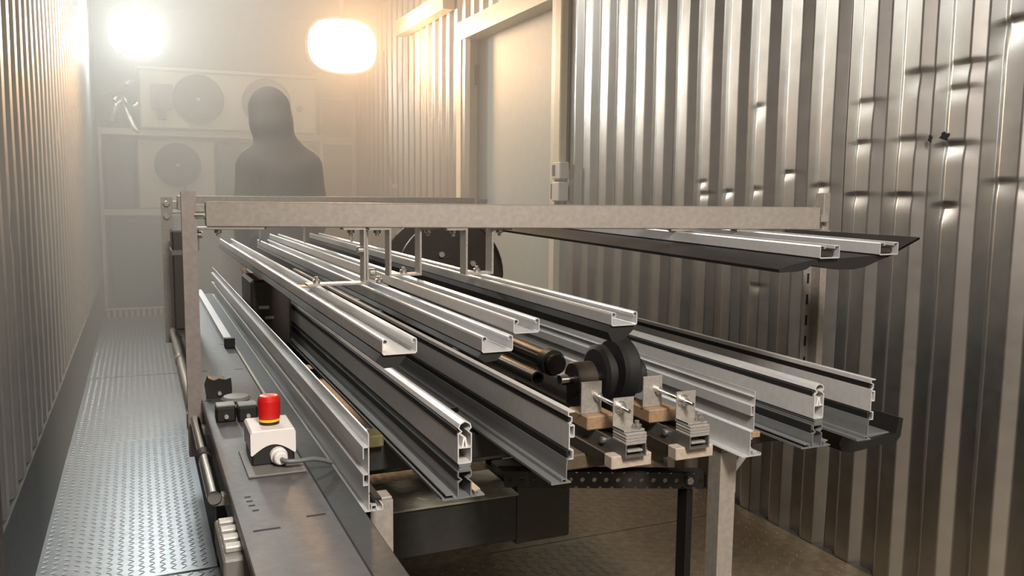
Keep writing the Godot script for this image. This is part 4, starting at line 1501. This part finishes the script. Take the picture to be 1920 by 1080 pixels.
func nets(b: MB, bones: Array, cell: float, k: float) -> void:
	var lo := Vector3(1e3, 1e3, 1e3)
	var hi := -lo
	for q in bones:
		for e in [0, 1]:
			var r: float = q[2 + e] * 1.7 + 0.02
			lo = lo.min(q[e] - Vector3(r, r, r))
			hi = hi.max(q[e] + Vector3(r, r, r))
	var nx := int((hi.x - lo.x) / cell) + 2
	var ny := int((hi.y - lo.y) / cell) + 2
	var nz := int((hi.z - lo.z) / cell) + 2
	var val := PackedFloat32Array()
	val.resize(nx * ny * nz)
	for i in nx:
		for j in ny:
			for l in nz:
				val[(i * ny + j) * nz + l] = field(lo + Vector3(i, j, l) * cell, bones, k)
	var vert := {}
	for i in nx - 1:
		for j in ny - 1:
			for l in nz - 1:
				var sum := Vector3()
				var c := 0
				for e in [[0, 0, 0, 1, 0, 0], [0, 1, 0, 1, 1, 0], [0, 0, 1, 1, 0, 1], [0, 1, 1, 1, 1, 1], [0, 0, 0, 0, 1, 0], [1, 0, 0, 1, 1, 0], [0, 0, 1, 0, 1, 1], [1, 0, 1, 1, 1, 1], [0, 0, 0, 0, 0, 1], [1, 0, 0, 1, 0, 1], [0, 1, 0, 0, 1, 1], [1, 1, 0, 1, 1, 1]]:
					var va := val[((i + e[0]) * ny + j + e[1]) * nz + l + e[2]]
					var vb := val[((i + e[3]) * ny + j + e[4]) * nz + l + e[5]]
					if (va < 0.0) != (vb < 0.0):
						sum += Vector3(i + e[0], j + e[1], l + e[2]).lerp(Vector3(i + e[3], j + e[4], l + e[5]), va / (va - vb))
						c += 1
				if c:
					vert[(i * ny + j) * nz + l] = lo + sum / c * cell
	var norm := {}
	for key in vert:
		var p: Vector3 = vert[key]
		var h := cell * 0.5
		norm[key] = Vector3(field(p + Vector3(h, 0, 0), bones, k) - field(p - Vector3(h, 0, 0), bones, k), field(p + Vector3(0, h, 0), bones, k) - field(p - Vector3(0, h, 0), bones, k), field(p + Vector3(0, 0, h), bones, k) - field(p - Vector3(0, 0, h), bones, k)).normalized()
	for i in range(1, nx - 1):
		for j in range(1, ny - 1):
			for l in range(1, nz - 1):
				var here := val[(i * ny + j) * nz + l] < 0.0
				for ax in 3:
					var q: Vector3i = Vector3i(i, j, l)
					q[ax] += 1
					if (val[(q.x * ny + q.y) * nz + q.z] < 0.0) == here:
						continue
					var keys := []
					for s in [[0, 0], [1, 0], [1, 1], [0, 1]]:
						var w := Vector3i(i, j, l)
						w[(ax + 1) % 3] -= s[0]
						w[(ax + 2) % 3] -= s[1]
						keys.append((w.x * ny + w.y) * nz + w.z)
					if vert.has(keys[0]) and vert.has(keys[1]) and vert.has(keys[2]) and vert.has(keys[3]):
						b.quad_smooth(vert[keys[0]], vert[keys[1]], vert[keys[2]], vert[keys[3]], norm[keys[0]], norm[keys[1]], norm[keys[2]], norm[keys[3]])

func person(at: Vector3) -> void:
	# stands with the back to the bench, facing the cooling units (towards -z)
	var t := thing("person", "person in a hooded jacket standing in the mist behind the bench", "person", at)
	t.rotation.y = 0.12
	var b := MB.new()
	var body := [
		[Vector3(0, 1.00, 0), Vector3(0, 1.12, 0), 0.14, 0.135, Vector3(0.82, 1, 1.15)],
		[Vector3(0, 1.12, 0), Vector3(0, 1.34, 0.01), 0.14, 0.15, Vector3(0.84, 1, 1.15)],
		[Vector3(-0.13, 1.41, 0.01), Vector3(0.13, 1.41, 0.01), 0.085, 0.085],
		[Vector3(0, 1.42, 0.01), Vector3(-0.03, 1.56, -0.01), 0.06, 0.055]]
	for s in [-1.0, 1.0]:
		body.append([Vector3(s * 0.09, 0.96, 0), Vector3(s * 0.105, 0.52, -0.01), 0.095, 0.065])
		body.append([Vector3(s * 0.105, 0.52, -0.01), Vector3(s * 0.11, 0.11, 0.02), 0.062, 0.045])
		body.append([Vector3(s * 0.11, 0.055, 0.04), Vector3(s * 0.125, 0.045, -0.14), 0.05, 0.04])
		body.append([Vector3(s * 0.168, 1.39, 0.01), Vector3(s * 0.212, 1.11, 0.03), 0.07, 0.056])
		body.append([Vector3(s * 0.212, 1.11, 0.03), Vector3(s * 0.205, 0.87, -0.06), 0.054, 0.036])
	nets(b, body, 0.022, 0.05)
	# head and hands on finer grids, in the same figure
	nets(b, [[Vector3(-0.040, 1.56, -0.01), Vector3(-0.046, 1.62, -0.02), 0.055, 0.06], [Vector3(-0.054, 1.70, 0.0), Vector3(-0.057, 1.73, -0.01), 0.098, 0.1, Vector3(1.15, 1, 0.95)], [Vector3(-0.046, 1.62, -0.05), Vector3(-0.050, 1.66, -0.05), 0.055, 0.06], [Vector3(-0.053, 1.69, -0.105), Vector3(-0.050, 1.655, -0.118), 0.012, 0.017],
		[Vector3(-0.075, 1.615, -0.088), Vector3(-0.015, 1.615, -0.088), 0.012, 0.012], [Vector3(-0.137, 1.68, 0.0), Vector3(-0.137, 1.65, 0.0), 0.018, 0.012], [Vector3(0.033, 1.68, 0.0), Vector3(0.039, 1.65, 0.0), 0.018, 0.012]], 0.012, 0.02)
	for s in [-1.0, 1.0]:
		var w := Vector3(s * 0.205, 0.86, -0.062)
		var hand := [[w, w + Vector3(0, -0.08, -0.015), 0.026, 0.03, Vector3(1.5, 1, 0.9)]]
		for i in 4:
			var k := w + Vector3(0, -0.095 + 0.004 * absf(i - 1.5), -0.05 + i * 0.022)
			var l: float = [0.038, 0.044, 0.04, 0.03][i]
			var m := k + Vector3(-s * 0.006, -l, 0.0)
			hand.append([k, m, 0.0095, 0.009])
			hand.append([m, m + Vector3(-s * 0.016, -l * 0.75, 0.0), 0.0088, 0.0075])
		hand.append([w + Vector3(0, -0.03, -0.03), w + Vector3(-s * 0.01, -0.07, -0.062), 0.013, 0.010])
		hand.append([w + Vector3(-s * 0.01, -0.07, -0.062), w + Vector3(-s * 0.014, -0.098, -0.066), 0.0098, 0.008])
		nets(b, hand, 0.006, 0.008)
	part("body", b, M.skin, t)
	# clothes follow the body
	b = MB.new()
	var coat := [
		[Vector3(0, 0.98, 0), Vector3(0, 1.12, 0), 0.172, 0.165, Vector3(0.84, 1, 1.12)],
		[Vector3(0, 1.12, 0), Vector3(0, 1.34, 0.01), 0.168, 0.174, Vector3(0.85, 1, 1.12)],
		[Vector3(-0.115, 1.405, 0.01), Vector3(0.115, 1.405, 0.01), 0.10, 0.10],
		[Vector3(-0.05, 1.49, 0.02), Vector3(0.05, 1.49, 0.02), 0.075, 0.075]]
	for s in [-1.0, 1.0]:
		coat.append([Vector3(s * 0.168, 1.385, 0.01), Vector3(s * 0.214, 1.11, 0.03), 0.082, 0.07])
		coat.append([Vector3(s * 0.214, 1.11, 0.03), Vector3(s * 0.206, 0.885, -0.055), 0.067, 0.05])
	# the raised hood is one piece with the jacket
	coat.append([Vector3(-0.02, 1.50, 0.03), Vector3(-0.045, 1.60, 0.03), 0.10, 0.105])
	coat.append([Vector3(-0.05, 1.655, 0.02), Vector3(-0.055, 1.725, 0.01), 0.122, 0.122])
	nets(b, coat, 0.02, 0.06)
	part("jacket", b, M.jacket, t)
	b = MB.new()
	var legs := [[Vector3(-0.05, 0.98, 0), Vector3(0.05, 0.98, 0), 0.135, 0.135, Vector3(0.9, 1, 1.05)]]
	for s in [-1.0, 1.0]:
		legs.append([Vector3(s * 0.09, 0.95, 0), Vector3(s * 0.105, 0.52, -0.01), 0.112, 0.084])
		legs.append([Vector3(s * 0.105, 0.52, -0.01), Vector3(s * 0.11, 0.11, 0.02), 0.082, 0.07])
	nets(b, legs, 0.024, 0.04)
	part("trousers", b, M.trousers, t)
	for s in [-1.0, 1.0]:
		b = MB.new()
		nets(b, [[Vector3(s * 0.11, 0.062, 0.045), Vector3(s * 0.125, 0.052, -0.15), 0.06, 0.05], [Vector3(s * 0.11, 0.16, 0.02), Vector3(s * 0.11, 0.07, 0.03), 0.062, 0.062]], 0.018, 0.03)
		part("boot", b, M.black_rubber, t)

# ---------------------------------------------------------------- cold mist
func mist() -> void:
	var fv := FogVolume.new()
	fv.name = "cold_mist"
	fv.size = Vector3(2.50, 2.96, 6.1)
	fv.position = Vector3(0.92, 1.495, -6.1)
	fv.shape = RenderingServer.FOG_VOLUME_SHAPE_BOX
	var fm := FogMaterial.new()
	fm.density = 0.22
	fm.albedo = Color(0.93, 0.92, 0.90)
	fv.material = fm
	fv.set_meta("label", "pale cold mist filling the far half of the room")
	fv.set_meta("category", "mist")
	fv.set_meta("kind", "stuff")
	add_child(fv)
